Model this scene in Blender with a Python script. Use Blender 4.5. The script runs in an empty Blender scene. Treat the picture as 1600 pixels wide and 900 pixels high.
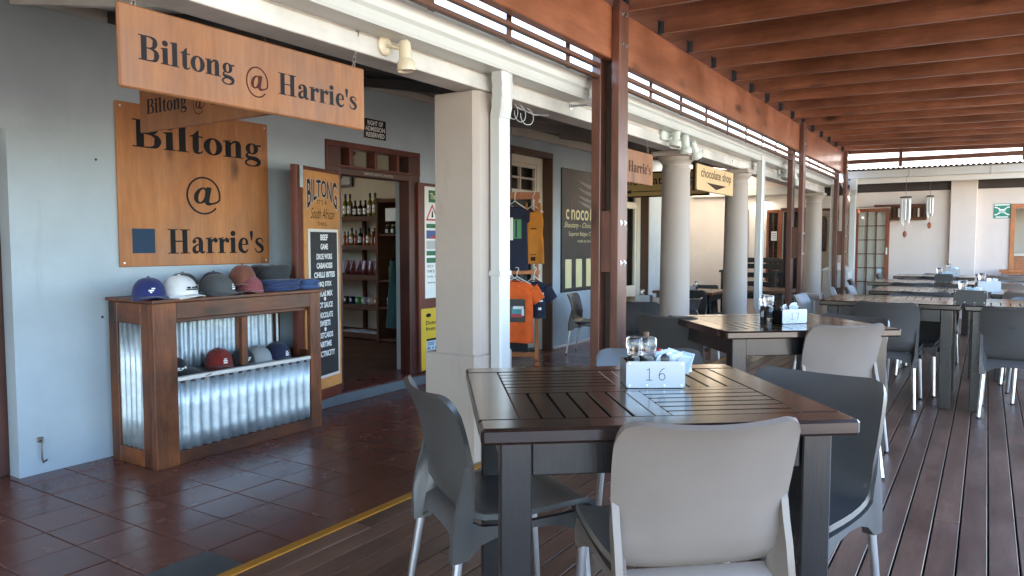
import bpy, bmesh, math, random
from mathutils import Vector, Matrix
random.seed(11)
R = math.radians
sc = bpy.context.scene
C = sc.collection

# ------------------------------------------------------------------ camera
cam_d = bpy.data.cameras.new('camera')
cam = bpy.data.objects.new('camera', cam_d)
C.objects.link(cam)
cam_d.sensor_width = 36.0
cam_d.lens = 36.0 * 1151.26 / 1600.0
cam_d.clip_start = 0.05
cam_d.clip_end = 2000
cam.location = (0, 0, 1.484)
cam.rotation_euler = (R(90 - 3.418), 0, R(32.793))
sc.camera = cam

# ------------------------------------------------------------------ sky, sun, exposure
SUN_EL, SUN_DIR = 52.0, Vector((-0.42, -0.44, 0.79)).normalized()
SUN_EL = math.degrees(math.asin(SUN_DIR.z))
w = bpy.data.worlds.new('World')
sc.world = w
w.use_nodes = True
wn = w.node_tree
sky = wn.nodes.new('ShaderNodeTexSky')
sky.sky_type = 'NISHITA'
sky.sun_disc = False
sky.sun_elevation = R(SUN_EL)
sky.sun_rotation = math.atan2(SUN_DIR.x, SUN_DIR.y)
sky.air_density = 1.0
sky.dust_density = 0.6
sky.ozone_density = 1.6
bg = wn.nodes['Background']
bg.inputs[1].default_value = 0.15
wn.links.new(sky.outputs[0], bg.inputs[0])
sun_d = bpy.data.lights.new('sun', 'SUN')
sun_d.energy = 3.4
sun_d.angle = R(0.5)
sun_d.color = (1.0, 0.93, 0.82)
sun = bpy.data.objects.new('sun', sun_d)
C.objects.link(sun)
sun.rotation_euler = SUN_DIR.to_track_quat('Z', 'Y').to_euler()
sc.view_settings.view_transform = 'Standard'
sc.view_settings.look = 'None'
sc.view_settings.gamma = 1
sc.view_settings.exposure = 3.5
sc.cycles.max_bounces = 10
sc.cycles.diffuse_bounces = 6
sc.cycles.glossy_bounces = 4
sc.cycles.transmission_bounces = 6
sc.cycles.caustics_reflective = False
sc.cycles.caustics_refractive = False
sc.cycles.use_denoising = True

# ------------------------------------------------------------------ mesh builder
class MB:
    def __init__(s):
        s.v = []; s.f = []
    def add(s, vs, fs):
        n = len(s.v)
        s.v += [tuple(v) for v in vs]
        s.f += [tuple(i + n for i in f) for f in fs]
        return s
    def box(s, x0, x1, y0, y1, z0, z1, ch=0.0, M=None):
        if ch <= 0:
            vs = [Vector((x, y, z)) for x in (x0, x1) for y in (y0, y1) for z in (z0, z1)]
            fs = [(0, 1, 3, 2), (4, 6, 7, 5), (0, 4, 5, 1), (2, 3, 7, 6), (0, 2, 6, 4), (1, 5, 7, 3)]
        else:
            X, Y, Z = (x0, x1), (y0, y1), (z0, z1)
            ch = min(ch, (x1 - x0) / 2.2, (y1 - y0) / 2.2, (z1 - z0) / 2.2)
            vs = []; idx = {}
            for i in (0, 1):
                for j in (0, 1):
                    for k in (0, 1):
                        sx, sy, sz = (1 - 2 * i), (1 - 2 * j), (1 - 2 * k)
                        for a in range(3):
                            p = [X[i] + sx * ch, Y[j] + sy * ch, Z[k] + sz * ch]
                            p[a] = (X[i], Y[j], Z[k])[a]
                            idx[(i, j, k, a)] = len(vs); vs.append(Vector(p))
            fs = []
            for a in range(3):
                b, c = (a + 1) % 3, (a + 2) % 3
                for e in (0, 1):
                    q = []
                    for (m, n) in ((0, 0), (1, 0), (1, 1), (0, 1)):
                        t = [0, 0, 0]; t[a] = e; t[b] = m; t[c] = n
                        q.append(idx[(t[0], t[1], t[2], a)])
                    fs.append(tuple(q if e else q[::-1]))
                for m in (0, 1):
                    for n in (0, 1):
                        t0 = [0, 0, 0]; t0[b] = m; t0[c] = n; t1 = list(t0); t1[a] = 1
                        q = [idx[(*t0, b)], idx[(*t1, b)], idx[(*t1, c)], idx[(*t0, c)]]
                        fs.append(tuple(q))
            for i in (0, 1):
                for j in (0, 1):
                    for k in (0, 1):
                        fs.append((idx[(i, j, k, 0)], idx[(i, j, k, 1)], idx[(i, j, k, 2)]))
        if M is not None: vs = [M @ v for v in vs]
        return s.add(vs, fs)
    def bar(s, a, b, wd, th, up=(0, 0, 1), ch=0.0):
        a, b = Vector(a), Vector(b); d = b - a; L = d.length; d.normalize()
        x = d.cross(Vector(up))
        if x.length < 1e-5: x = d.cross(Vector((1, 0, 0)))
        x.normalize(); z = x.cross(d)
        M = Matrix(((x.x, d.x, z.x, a.x), (x.y, d.y, z.y, a.y), (x.z, d.z, z.z, a.z), (0, 0, 0, 1)))
        return s.box(-wd / 2, wd / 2, 0, L, -th / 2, th / 2, ch, M)
    def tube(s, pts, rad, n=10, caps=True, closed=False):
        pts = [Vector(p) for p in pts]; m = len(pts)
        if not isinstance(rad, (list, tuple)): rad = [rad] * m
        prev = None; rings = []
        for i, p in enumerate(pts):
            if closed: t = pts[(i + 1) % m] - pts[i - 1]
            else: t = pts[min(i + 1, m - 1)] - pts[max(i - 1, 0)]
            t.normalize()
            if prev is None:
                r = t.cross(Vector((0, 0, 1)))
                if r.length < 1e-3: r = t.cross(Vector((1, 0, 0)))
            else: r = prev - t * prev.dot(t)
            r.normalize(); prev = r; q = t.cross(r)
            rings.append([p + (r * math.cos(2 * math.pi * k / n) + q * math.sin(2 * math.pi * k / n)) * rad[i] for k in range(n)])
        vs = [v for ring in rings for v in ring]; fs = []
        for i in range(m if closed else m - 1):
            j = (i + 1) % m
            for k in range(n):
                fs.append((i * n + k, i * n + (k + 1) % n, j * n + (k + 1) % n, j * n + k))
        if caps and not closed:
            fs.append(tuple(range(n))[::-1]); fs.append(tuple((m - 1) * n + k for k in range(n)))
        return s.add(vs, fs)
    def lathe(s, prof, c=(0, 0, 0), n=20, M=None, sx=1, sy=1):
        vs = []; fs = []
        for (r, z) in prof:
            for k in range(n):
                a = 2 * math.pi * k / n
                vs.append(Vector((r * math.cos(a) * sx, r * math.sin(a) * sy, z)))
        for i in range(len(prof) - 1):
            for k in range(n):
                fs.append((i * n + k, i * n + (k + 1) % n, (i + 1) * n + (k + 1) % n, (i + 1) * n + k))
        if prof[0][0] > 1e-4: fs.append(tuple(range(n))[::-1])
        if prof[-1][0] > 1e-4: fs.append(tuple((len(prof) - 1) * n + k for k in range(n)))
        if M is not None: vs = [M @ v for v in vs]
        c = Vector(c)
        return s.add([v + c for v in vs], fs)
    def prism(s, poly, d0, d1, fr):
        """poly in plane coords, extruded from d0 to d1 along the frame normal"""
        n = len(poly)
        vs = [fr(p[0], p[1], d0) for p in poly] + [fr(p[0], p[1], d1) for p in poly]
        fs = [tuple(range(n))[::-1], tuple(range(n, 2 * n))]
        for i in range(n): fs.append((i, (i + 1) % n, n + (i + 1) % n, n + i))
        return s.add(vs, fs)
    def grid(s, rows, flip=False):
        h, wd = len(rows), len(rows[0]); fs = []
        for i in range(h - 1):
            for j in range(wd - 1):
                q = (i * wd + j, i * wd + j + 1, (i + 1) * wd + j + 1, (i + 1) * wd + j)
                fs.append(q[::-1] if flip else q)
        return s.add([v for r in rows for v in r], fs)

def frame(o, r, u):
    """plane frame: o origin, r right, u up -> f(a,b,c)"""
    o, r, u = Vector(o), Vector(r).normalized(), Vector(u).normalized(); n = r.cross(u)
    return lambda a, b, c=0.0: o + r * a + u * b + n * c

def wpos(p):
    t = Vector((0, 0, 0))
    while p is not None:
        t += p.location; p = p.parent
    return t

def B(mb, name, mat, parent=None, smooth=False, solid=0.0, subd=0, fix=True, sharp=None):
    me = bpy.data.meshes.new(name)
    o3 = wpos(parent)
    me.from_pydata([(v[0] - o3.x, v[1] - o3.y, v[2] - o3.z) for v in mb.v], [], mb.f)
    bm = bmesh.new(); bm.from_mesh(me)
    if solid: bmesh.ops.solidify(bm, geom=bm.faces[:], thickness=solid)
    if fix: bmesh.ops.recalc_face_normals(bm, faces=bm.faces[:])
    bm.to_mesh(me); bm.free()
    me.materials.append(mat)
    if smooth:
        for p in me.polygons: p.use_smooth = True
        if sharp: me.set_sharp_from_angle(angle=R(sharp))
    o = bpy.data.objects.new(name, me); C.objects.link(o)
    if parent is not None: o.parent = parent
    if subd:
        m = o.modifiers.new('sub', 'SUBSURF'); m.levels = subd; m.render_levels = subd
    return o

def E(name, label, cat, loc=(0, 0, 0), group=None):
    o = bpy.data.objects.new(name, None); C.objects.link(o)
    o.location = loc; o.empty_display_size = 0.1
    if label: o['label'] = label
    if cat: o['category'] = cat
    if group: o['group'] = group
    return o

def ST(o):
    o['kind'] = 'structure'; return o

def dup(src, parent=None):
    c = src.copy(); C.objects.link(c)
    if parent is not None: c.parent = parent
    for ch in list(src.children): dup(ch, c)
    return c

def share(me_obj, loc, parent, rot=(0, 0, 0), name=None, scale=None):
    o = me_obj.copy(); C.objects.link(o)
    if name: o.name = name
    o.parent = parent; o.location = loc; o.rotation_euler = rot
    if scale: o.scale = scale
    return o

# ------------------------------------------------------------------ materials
def newmat(name):
    m = bpy.data.materials.new(name); m.use_nodes = True
    nt = m.node_tree
    return m, nt, nt.nodes['Principled BSDF']

def node(nt, t, **k):
    n = nt.nodes.new(t)
    for a, b in k.items():
        if a.startswith('i_'):
            key = a[2:]
            n.inputs[int(key) if key.isdigit() else key].default_value = b
        else: setattr(n, a, b)
    return n

def ramp(nt, fac, stops):
    r = nt.nodes.new('ShaderNodeValToRGB')
    while len(r.color_ramp.elements) < len(stops): r.color_ramp.elements.new(0.5)
    for e, (p, c) in zip(r.color_ramp.elements, stops):
        e.position = p; e.color = (*c, 1) if len(c) == 3 else c
    nt.links.new(fac, r.inputs[0]); return r.outputs[0]

def coords(nt, scale=(1, 1, 1), rnd=True, rot=(0, 0, 0)):
    tc = nt.nodes.new('ShaderNodeTexCoord')
    mp = node(nt, 'ShaderNodeMapping'); mp.inputs['Scale'].default_value = scale; mp.inputs['Rotation'].default_value = rot
    if rnd:
        oi = nt.nodes.new('ShaderNodeObjectInfo')
        mul = node(nt, 'ShaderNodeMath', operation='MULTIPLY', i_1=37.0)
        nt.links.new(oi.outputs['Random'], mul.inputs[0])
        cmb = nt.nodes.new('ShaderNodeCombineXYZ')
        for i in range(3): nt.links.new(mul.outputs[0], cmb.inputs[i])
        ad = node(nt, 'ShaderNodeVectorMath', operation='ADD')
        nt.links.new(tc.outputs['Object'], ad.inputs[0]); nt.links.new(cmb.outputs[0], ad.inputs[1])
        nt.links.new(ad.outputs[0], mp.inputs[0])
    else: nt.links.new(tc.outputs['Object'], mp.inputs[0])
    return mp.outputs[0]

def noise(nt, vec, scale, detail=4, rough=0.55):
    n = node(nt, 'ShaderNodeTexNoise', i_Scale=scale, i_Detail=detail, i_Roughness=rough)
    nt.links.new(vec, n.inputs['Vector']); return n.outputs['Fac']

def bump(nt, bs, h, strength=0.2, dist=0.01):
    b = node(nt, 'ShaderNodeBump', i_Strength=strength, i_Distance=dist)
    nt.links.new(h, b.inputs['Height']); nt.links.new(b.outputs[0], bs.inputs['Normal'])

def mixc(nt, fac, a, b, mode='MIX'):
    m = node(nt, 'ShaderNodeMix', data_type='RGBA', blend_type=mode)
    for k, x in ((0, fac), (6, a), (7, b)):
        if hasattr(x, 'links'): nt.links.new(x, m.inputs[k])
        elif k == 0: m.inputs[0].default_value = x
        else: m.inputs[k].default_value = (*x, 1)
    return m.outputs[2]

def objvar(nt, col, amt=0.25):
    """per-object lightness change"""
    oi = nt.nodes.new('ShaderNodeObjectInfo')
    mr = node(nt, 'ShaderNodeMapRange', i_3=1 - amt, i_4=1 + amt)
    nt.links.new(oi.outputs['Random'], mr.inputs[0])
    hs = node(nt, 'ShaderNodeHueSaturation')
    nt.links.new(mr.outputs[0], hs.inputs['Value']); nt.links.new(col, hs.inputs['Color'])
    return hs.outputs[0]

def wood(name, dark, light, axis='Y', rough=0.45, grain=1.0, knots=0.0, var=0.15, bs_=0.12, coat=0.0, wear=None, rnd=True, streak=1.0, patch=(0.68, 1.18)):
    m, nt, bs = newmat(name)
    s = {'X': (1.1, 9, 9), 'Y': (9, 1.1, 9), 'Z': (9, 9, 1.1)}[axis]
    v = coords(nt, tuple(c * grain for c in s), rnd)
    f1 = noise(nt, v, 1.6, 8, 0.62)
    v2 = coords(nt, tuple(c * grain * 4 for c in s), rnd)
    f2 = noise(nt, v2, 2.5, 5, 0.6)
    mx = node(nt, 'ShaderNodeMath', operation='MULTIPLY_ADD', i_1=0.45 * streak, i_2=0.0)
    nt.links.new(f2, mx.inputs[0])
    ad = node(nt, 'ShaderNodeMath', operation='ADD'); nt.links.new(f1, ad.inputs[0]); nt.links.new(mx.outputs[0], ad.inputs[1])
    col = ramp(nt, ad.outputs[0], [(0.42, dark), (0.72, tuple((a + b) / 2 for a, b in zip(dark, light))), (0.98, light)])
    if knots:
        vk = coords(nt, {'X': (1.6, 4.2, 4.2), 'Y': (4.2, 1.6, 4.2), 'Z': (4.2, 4.2, 1.6)}[axis], rnd)
        vo = node(nt, 'ShaderNodeTexVoronoi', i_Scale=1.0); nt.links.new(vk, vo.inputs['Vector'])
        nz = noise(nt, v2, 3, 3)
        sm = node(nt, 'ShaderNodeMath', operation='MULTIPLY_ADD', i_1=0.10, i_2=-0.05); nt.links.new(nz, sm.inputs[0])
        sa = node(nt, 'ShaderNodeMath', operation='ADD'); nt.links.new(vo.outputs['Distance'], sa.inputs[0]); nt.links.new(sm.outputs[0], sa.inputs[1])
        kf = ramp(nt, sa.outputs[0], [(0.07, (knots,) * 3), (0.21, (0, 0, 0))])
        col = mixc(nt, kf, col, tuple(c * 0.3 for c in dark))
    vb = coords(nt, (1, 1, 1), rnd)
    fb = noise(nt, vb, 2.3, 4, 0.6)
    sh = ramp(nt, fb, [(0.3, (patch[0],) * 3), (0.7, (patch[1],) * 3)])
    col = mixc(nt, 1.0, col, sh, 'MULTIPLY')
    if wear:
        fw = noise(nt, vb, 5.0, 8, 0.75)
        wf = ramp(nt, fw, [(0.62, (0, 0, 0)), (0.72, (wear[3],) * 3)])
        col = mixc(nt, wf, col, wear[:3])
    if var: col = objvar(nt, col, var)
    nt.links.new(col, bs.inputs['Base Color'])
    rr = ramp(nt, fb, [(0.3, (rough * 0.8,) * 3), (0.75, (min(1, rough * 1.3),) * 3)])
    nt.links.new(rr, bs.inputs['Roughness'])
    bs.inputs['Coat Weight'].default_value = coat
    bs.inputs['Coat Roughness'].default_value = 0.15
    bump(nt, bs, ad.outputs[0], bs_, 0.004)
    return m

def plaster(name, col, rough=0.75, bscale=18, bstr=0.15, stain=None, mott=0.07, tint=None):
    m, nt, bs = newmat(name)
    v = coords(nt, (1, 1, 1), False)
    f = noise(nt, v, 1.3, 6, 0.6)
    c = ramp(nt, f, [(0.3, tuple(x * (1 - mott) for x in col)), (0.7, tuple(min(1, x * (1 + mott)) for x in col))])
    if stain:
        f2 = noise(nt, coords(nt, (5, 5, 0.8), False), 1.4, 7, 0.7)
        sf = ramp(nt, f2, [(0.58, (0, 0, 0)), (0.78, (stain[3],) * 3)])
        c = mixc(nt, sf, c, stain[:3])
    f4 = noise(nt, coords(nt, (2.2, 2.2, 6.0), False), 3.0, 10, 0.8)
    sc_ = ramp(nt, f4, [(0.64, (0, 0, 0)), (0.70, (0.22,) * 3), (0.8, (0.4,) * 3)])
    c = mixc(nt, sc_, c, tuple(x * 0.62 for x in col))
    nt.links.new(c, bs.inputs['Base Color'])
    bs.inputs['Roughness'].default_value = rough
    f3 = noise(nt, v, bscale, 6, 0.6)
    bump(nt, bs, f3, bstr, 0.006)
    return m

def paint(name, col, rough=0.45, metal=0.0, var=0.0, bscale=60, bstr=0.03, mott=0.05, coat=0.0, spec=0.5, rnd=True):
    m, nt, bs = newmat(name)
    v = coords(nt, (1, 1, 1), rnd)
    f = noise(nt, v, 4.0, 5, 0.6)
    c = ramp(nt, f, [(0.3, tuple(x * (1 - mott) for x in col)), (0.7, tuple(min(1, x * (1 + mott)) for x in col))])
    if var: c = objvar(nt, c, var)
    nt.links.new(c, bs.inputs['Base Color'])
    rr = ramp(nt, f, [(0.3, (rough * 0.85,) * 3), (0.7, (min(1, rough * 1.15),) * 3)])
    nt.links.new(rr, bs.inputs['Roughness'])
    bs.inputs['Metallic'].default_value = metal
    bs.inputs['Coat Weight'].default_value = coat
    bs.inputs['Specular IOR Level'].default_value = spec
    bump(nt, bs, noise(nt, v, bscale, 3), bstr, 0.003)
    return m

def plastic(name, col, rough=0.34):
    m, nt, bs = newmat(name)
    v = coords(nt, (1, 1, 1), True)
    f = noise(nt, v, 3.0, 6, 0.6)
    c = ramp(nt, f, [(0.3, tuple(x * 0.90 for x in col)), (0.72, tuple(min(1, x * 1.10) for x in col))])
    f2 = noise(nt, coords(nt, (7, 7, 2.0), True), 5.0, 10, 0.8)
    sc_ = ramp(nt, f2, [(0.66, (0, 0, 0)), (0.74, (0.35,) * 3)])
    c = mixc(nt, sc_, c, tuple(min(1, x * 1.7 + 0.02) for x in col))
    nt.links.new(c, bs.inputs['Base Color'])
    rr = ramp(nt, f, [(0.3, (rough * 0.8,) * 3), (0.7, (rough * 1.35,) * 3)])
    nt.links.new(rr, bs.inputs['Roughness'])
    bump(nt, bs, noise(nt, v, 420, 2), 0.10, 0.0015)
    return m

def cloth(name, col, rough=0.9):
    m, nt, bs = newmat(name)
    v = coords(nt, (1, 1, 1), True)
    f = noise(nt, v, 9, 5, 0.6)
    c = ramp(nt, f, [(0.3, tuple(x * 0.8 for x in col)), (0.75, tuple(min(1, x * 1.15) for x in col))])
    nt.links.new(c, bs.inputs['Base Color']); bs.inputs['Roughness'].default_value = rough
    bs.inputs['Sheen Weight'].default_value = 0.15
    bump(nt, bs, noise(nt, v, 260, 2), 0.15, 0.002)
    return m

def glassy(name, col, rough=0.05, alpha=None):
    m, nt, bs = newmat(name)
    bs.inputs['Base Color'].default_value = (*col, 1); bs.inputs['Roughness'].default_value = rough
    bs.inputs['Transmission Weight'].default_value = 1.0; bs.inputs['IOR'].default_value = 1.45
    return m

M = {}
M['wall'] = plaster('painted_plaster', (0.385, 0.455, 0.515), 0.7, 14, 0.35, (0.29, 0.34, 0.38, 0.5), 0.11)
M['pillar'] = plaster('pillar_plaster', (0.39, 0.33, 0.285), 0.75, 16, 0.35, (0.29, 0.235, 0.20, 0.7))
M['end_wall'] = plaster('warm_plaster', (0.68, 0.585, 0.52), 0.75, 12, 0.15, (0.5, 0.42, 0.37, 0.4))
M['shop_inside'] = plaster('shop_inside_plaster', (0.62, 0.56, 0.46), 0.8)
M['white'] = paint('white_gloss_paint', (0.66, 0.63, 0.59), 0.4, mott=0.03)
M['white_board'] = wood('white_painted_board', (0.52, 0.49, 0.46), (0.60, 0.57, 0.535), 'Y', 0.5, 1.0, var=0.02, bs_=0.15)
M['gutter'] = paint('gutter_enamel', (0.54, 0.55, 0.54), 0.35, mott=0.03)
M['cream'] = paint('cream_window_paint', (0.72, 0.66, 0.54), 0.45)
M['brown_band'] = paint('brown_paint', (0.085, 0.042, 0.024), 0.5)
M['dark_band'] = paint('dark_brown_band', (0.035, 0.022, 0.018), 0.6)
M['door_red'] = wood('red_brown_door_paint', (0.075, 0.016, 0.009), (0.15, 0.034, 0.018), 'Z', 0.4, 1.0, var=0.1)
M['door_dark'] = wood('dark_door_frame_paint', (0.035, 0.009, 0.006), (0.08, 0.02, 0.012), 'Z', 0.4)
M['orange_wood'] = wood('orange_varnished_wood', (0.33, 0.09, 0.02), (0.52, 0.17, 0.04), 'Z', 0.4)
M['sign'] = wood('stained_pine_sign', (0.27, 0.095, 0.028), (0.46, 0.195, 0.068), 'Z', 0.55, 0.6, 0.95, 0.06, 0.05, streak=1.0, patch=(0.8, 1.1))
M['sign_thin'] = wood('stained_pine_hanging_sign', (0.17, 0.060, 0.020), (0.31, 0.125, 0.045), 'Z', 0.55, 0.6, 0.5, 0.05, 0.05, streak=1.2, patch=(0.75, 1.12))
M['board_pine'] = wood('golden_pine_board', (0.46, 0.19, 0.05), (0.58, 0.28, 0.09), 'X', 0.45, 0.8, 0.0, 0.04, 0.05)
M['cab'] = wood('rough_stained_cabinet_wood_upright', (0.040, 0.010, 0.004), (0.22, 0.066, 0.017), 'Z', 0.45, 0.7, 0.8, 0.25, 0.35, wear=(0.30, 0.14, 0.05, 0.3), streak=1.5, patch=(0.32, 1.25))
M['cab_y'] = wood('rough_stained_cabinet_wood_level', (0.040, 0.010, 0.004), (0.20, 0.060, 0.017), 'Y', 0.45, 0.7, 0.8, 0.25, 0.35, wear=(0.30, 0.14, 0.05, 0.25), streak=1.5, patch=(0.32, 1.25))
M['cab_dark'] = wood('dark_shelf_planks', (0.025, 0.013, 0.009), (0.09, 0.04, 0.025), 'Y', 0.5, 1.0, 0.5)
M['shop_wood'] = wood('shop_shelf_wood', (0.08, 0.030, 0.013), (0.17, 0.068, 0.028), 'X', 0.9)
M['beam'] = wood('varnished_beam', (0.18, 0.055, 0.026), (0.34, 0.125, 0.062), 'Y', 0.38, 0.55, 0.9, 0.1, 0.08, coat=0.15, wear=(0.42, 0.22, 0.12, 0.25))
M['post'] = wood('varnished_post', (0.055, 0.018, 0.011), (0.17, 0.064, 0.040), 'Z', 0.38, 0.6, 0.6, 0.1, 0.08, coat=0.15)
M['rafter'] = wood('varnished_rafter', (0.12, 0.038, 0.019), (0.33, 0.122, 0.058), 'X', 0.35, 0.55, 0.9, 0.22, 0.08, coat=0.25, wear=(0.40, 0.16, 0.07, 0.2))
M['lattice'] = wood('lattice_wood', (0.07, 0.028, 0.016), (0.15, 0.06, 0.035), 'Y', 0.5)
M['deck'] = wood('oiled_deck_board', (0.095, 0.045, 0.028), (0.22, 0.115, 0.075), 'Y', 0.40, 0.8, 0.0, 0.16, 0.12, wear=(0.22, 0.16, 0.135, 0.3))
M['table'] = wood('dark_lacquered_table_top', (0.010, 0.005, 0.004), (0.026, 0.013, 0.009), 'X', 0.2, 0.9, 0.0, 0.06, 0.06, coat=0.7, wear=(0.06, 0.04, 0.03, 0.3))
M['table_leg'] = wood('brush_painted_table_leg', (0.007, 0.006, 0.006), (0.016, 0.013, 0.012), 'Z', 0.3, 1.2, 0.0, 0.05, 0.5, coat=0.4, wear=(0.03, 0.024, 0.022, 0.3))
M['brown_table'] = wood('brown_table_top', (0.10, 0.04, 0.02), (0.22, 0.09, 0.045), 'X', 0.3, coat=0.2)
M['yellow'] = paint('yellow_line_paint', (0.46, 0.19, 0.015), 0.5, mott=0.25)
M['concrete'] = plaster('bare_concrete', (0.13, 0.13, 0.12), 0.8, 25, 0.4, mott=0.25)
M['step_grey'] = plaster('grey_step_edge', (0.10, 0.11, 0.12), 0.7, 25, 0.4, mott=0.25)
M['red_step'] = paint('red_stoep_polish', (0.13, 0.035, 0.025), 0.3, mott=0.2)
M['shop_floor'] = wood('shop_floor_boards', (0.06, 0.028, 0.014), (0.14, 0.07, 0.035), 'Y', 0.45)
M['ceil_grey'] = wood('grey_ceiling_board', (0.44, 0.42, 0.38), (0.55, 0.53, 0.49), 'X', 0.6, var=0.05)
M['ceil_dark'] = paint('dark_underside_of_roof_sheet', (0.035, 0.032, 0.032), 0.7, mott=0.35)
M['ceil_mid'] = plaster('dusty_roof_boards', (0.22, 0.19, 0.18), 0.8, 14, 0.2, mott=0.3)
M['rafter_pale'] = paint('pale_painted_rafter', (0.60, 0.57, 0.52), 0.55, mott=0.12)
M['roof_sheet'] = paint('roof_sheet', (0.20, 0.20, 0.21), 0.5, 0.2)
M['black'] = paint('black_metal', (0.012, 0.012, 0.013), 0.45)
M['letter'] = paint('charcoal_lettering', (0.014, 0.014, 0.017), 0.75, spec=0.2)
M['letter_red'] = paint('dark_red_lettering', (0.06, 0.010, 0.005), 0.7, spec=0.2)
M['letter_brown'] = paint('brown_lettering', (0.035, 0.015, 0.007), 0.7, spec=0.2)
M['letter_blue'] = paint('slate_blue_paint', (0.026, 0.052, 0.095), 0.7, spec=0.2)
M['white_print'] = paint('white_print', (0.80, 0.80, 0.78), 0.5)
M['cream_print'] = paint('cream_print', (0.72, 0.66, 0.38), 0.5)
M['banner'] = paint('charcoal_banner_vinyl', (0.055, 0.050, 0.050), 0.38, mott=0.25)
M['banner_grey'] = paint('silver_banner_print', (0.22, 0.21, 0.21), 0.4, mott=0.3)
M['slate'] = paint('black_letter_board', (0.022, 0.024, 0.028), 0.6)
M['choc_sign'] = paint('tan_sign_board', (0.60, 0.40, 0.19), 0.5)
M['choc_sign_dim'] = paint('mustard_sign_board', (0.46, 0.32, 0.11), 0.5)
M['cream_lamp'] = paint('cream_lamp_enamel', (0.62, 0.54, 0.40), 0.3, mott=0.03)
M['white_lamp'] = paint('white_lamp_enamel', (0.60, 0.64, 0.60), 0.3, mott=0.03)
M['bulb'] = paint('frosted_bulb', (0.65, 0.62, 0.62), 0.2)
M['chain'] = paint('rusty_chain', (0.20, 0.17, 0.15), 0.5, 0.7, mott=0.3)
M['steel'] = paint('bright_steel', (0.62, 0.62, 0.63), 0.28, 1.0, mott=0.06)
M['alu'] = paint('brushed_aluminium', (0.74, 0.74, 0.75), 0.32, 1.0, mott=0.04)
M['chair'] = plastic('anthracite_chair_plastic', (0.072, 0.070, 0.069), 0.32)
M['chair_taupe'] = plastic('taupe_chair_plastic', (0.19, 0.158, 0.136), 0.36)
M['rubber'] = paint('black_rubber', (0.015, 0.015, 0.015), 0.7)
M['salt'] = paint('white_salt', (0.75, 0.76, 0.76), 0.8)
M['pepper'] = paint('dark_peppercorns', (0.03, 0.02, 0.015), 0.8, mott=0.5)
M['clear'] = glassy('clear_bottle_glass', (0.93, 0.97, 0.98))
def pane_mat():
    m, nt, bs = newmat('window_pane')
    t = nt.nodes.new('ShaderNodeBsdfTransparent'); t.inputs[0].default_value = (0.92, 0.95, 0.94, 1)
    gl = nt.nodes.new('ShaderNodeBsdfGlossy'); gl.inputs['Roughness'].default_value = 0.02
    lw = nt.nodes.new('ShaderNodeLayerWeight')
    fc = ramp(nt, lw.outputs['Facing'], [(0.0, (0.04,) * 3), (0.6, (0.07,) * 3), (1.0, (0.8,) * 3)])
    mx = nt.nodes.new('ShaderNodeMixShader')
    nt.links.new(fc, mx.inputs[0]); nt.links.new(t.outputs[0], mx.inputs[1]); nt.links.new(gl.outputs[0], mx.inputs[2])
    nt.links.new(mx.outputs[0], nt.nodes['Material Output'].inputs[0])
    return m
M['pane'] = pane_mat()
M['red_plastic'] = paint('red_plastic', (0.45, 0.02, 0.03), 0.3)
M['sachet'] = paint('pale_blue_sachet_paper', (0.45, 0.58, 0.68), 0.5)
M['green_sign'] = paint('green_safety_sign', (0.01, 0.22, 0.13), 0.45)
M['paper'] = paint('poster_paper', (0.72, 0.74, 0.73), 0.5, mott=0.03)
M['poster_yellow'] = paint('yellow_poster', (0.62, 0.42, 0.03), 0.45)
M['poster_green'] = paint('green_print', (0.015, 0.13, 0.06), 0.5)
M['poster_red'] = paint('red_print', (0.42, 0.03, 0.04), 0.5)
M['poster_blue'] = paint('blue_print', (0.05, 0.10, 0.28), 0.5)
M['pale_grey'] = paint('pale_grey_print', (0.42, 0.44, 0.45), 0.5)
M['terracotta'] = paint('terracotta', (0.30, 0.09, 0.04), 0.6)
M['bamboo'] = paint('pale_chime_tube', (0.62, 0.60, 0.56), 0.35, 0.2)
M['bench'] = wood('dark_bench_wood', (0.010, 0.008, 0.008), (0.035, 0.026, 0.022), 'X', 0.45)
M['art_dark'] = wood('carved_dark_wood', (0.02, 0.012, 0.01), (0.07, 0.035, 0.022), 'Z', 0.5, 2.0)
M['ground'] = plaster('pale_paving', (0.42, 0.36, 0.28), 0.9, 6, 0.3, mott=0.2)
M['earth'] = paint('dark_earth', (0.03, 0.025, 0.02), 0.9)

def tile_mat():
    m, nt, bs = newmat('polished_quarry_tile')
    v = coords(nt, (1, 1, 1), True)
    f = noise(nt, v, 3.0, 6, 0.6)
    c = ramp(nt, f, [(0.25, (0.155, 0.050, 0.032)), (0.55, (0.195, 0.064, 0.041)), (0.8, (0.22, 0.078, 0.052))])
    c = objvar(nt, c, 0.08)
    nt.links.new(c, bs.inputs['Base Color'])
    rr = ramp(nt, f, [(0.3, (0.20,) * 3), (0.7, (0.29,) * 3)])
    nt.links.new(rr, bs.inputs['Roughness'])
    bump(nt, bs, noise(nt, v, 2.5, 1), 0.02, 0.01)
    return m
M['tile'] = tile_mat()
M['grout'] = paint('dark_grout', (0.03, 0.024, 0.022), 0.9)

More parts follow.
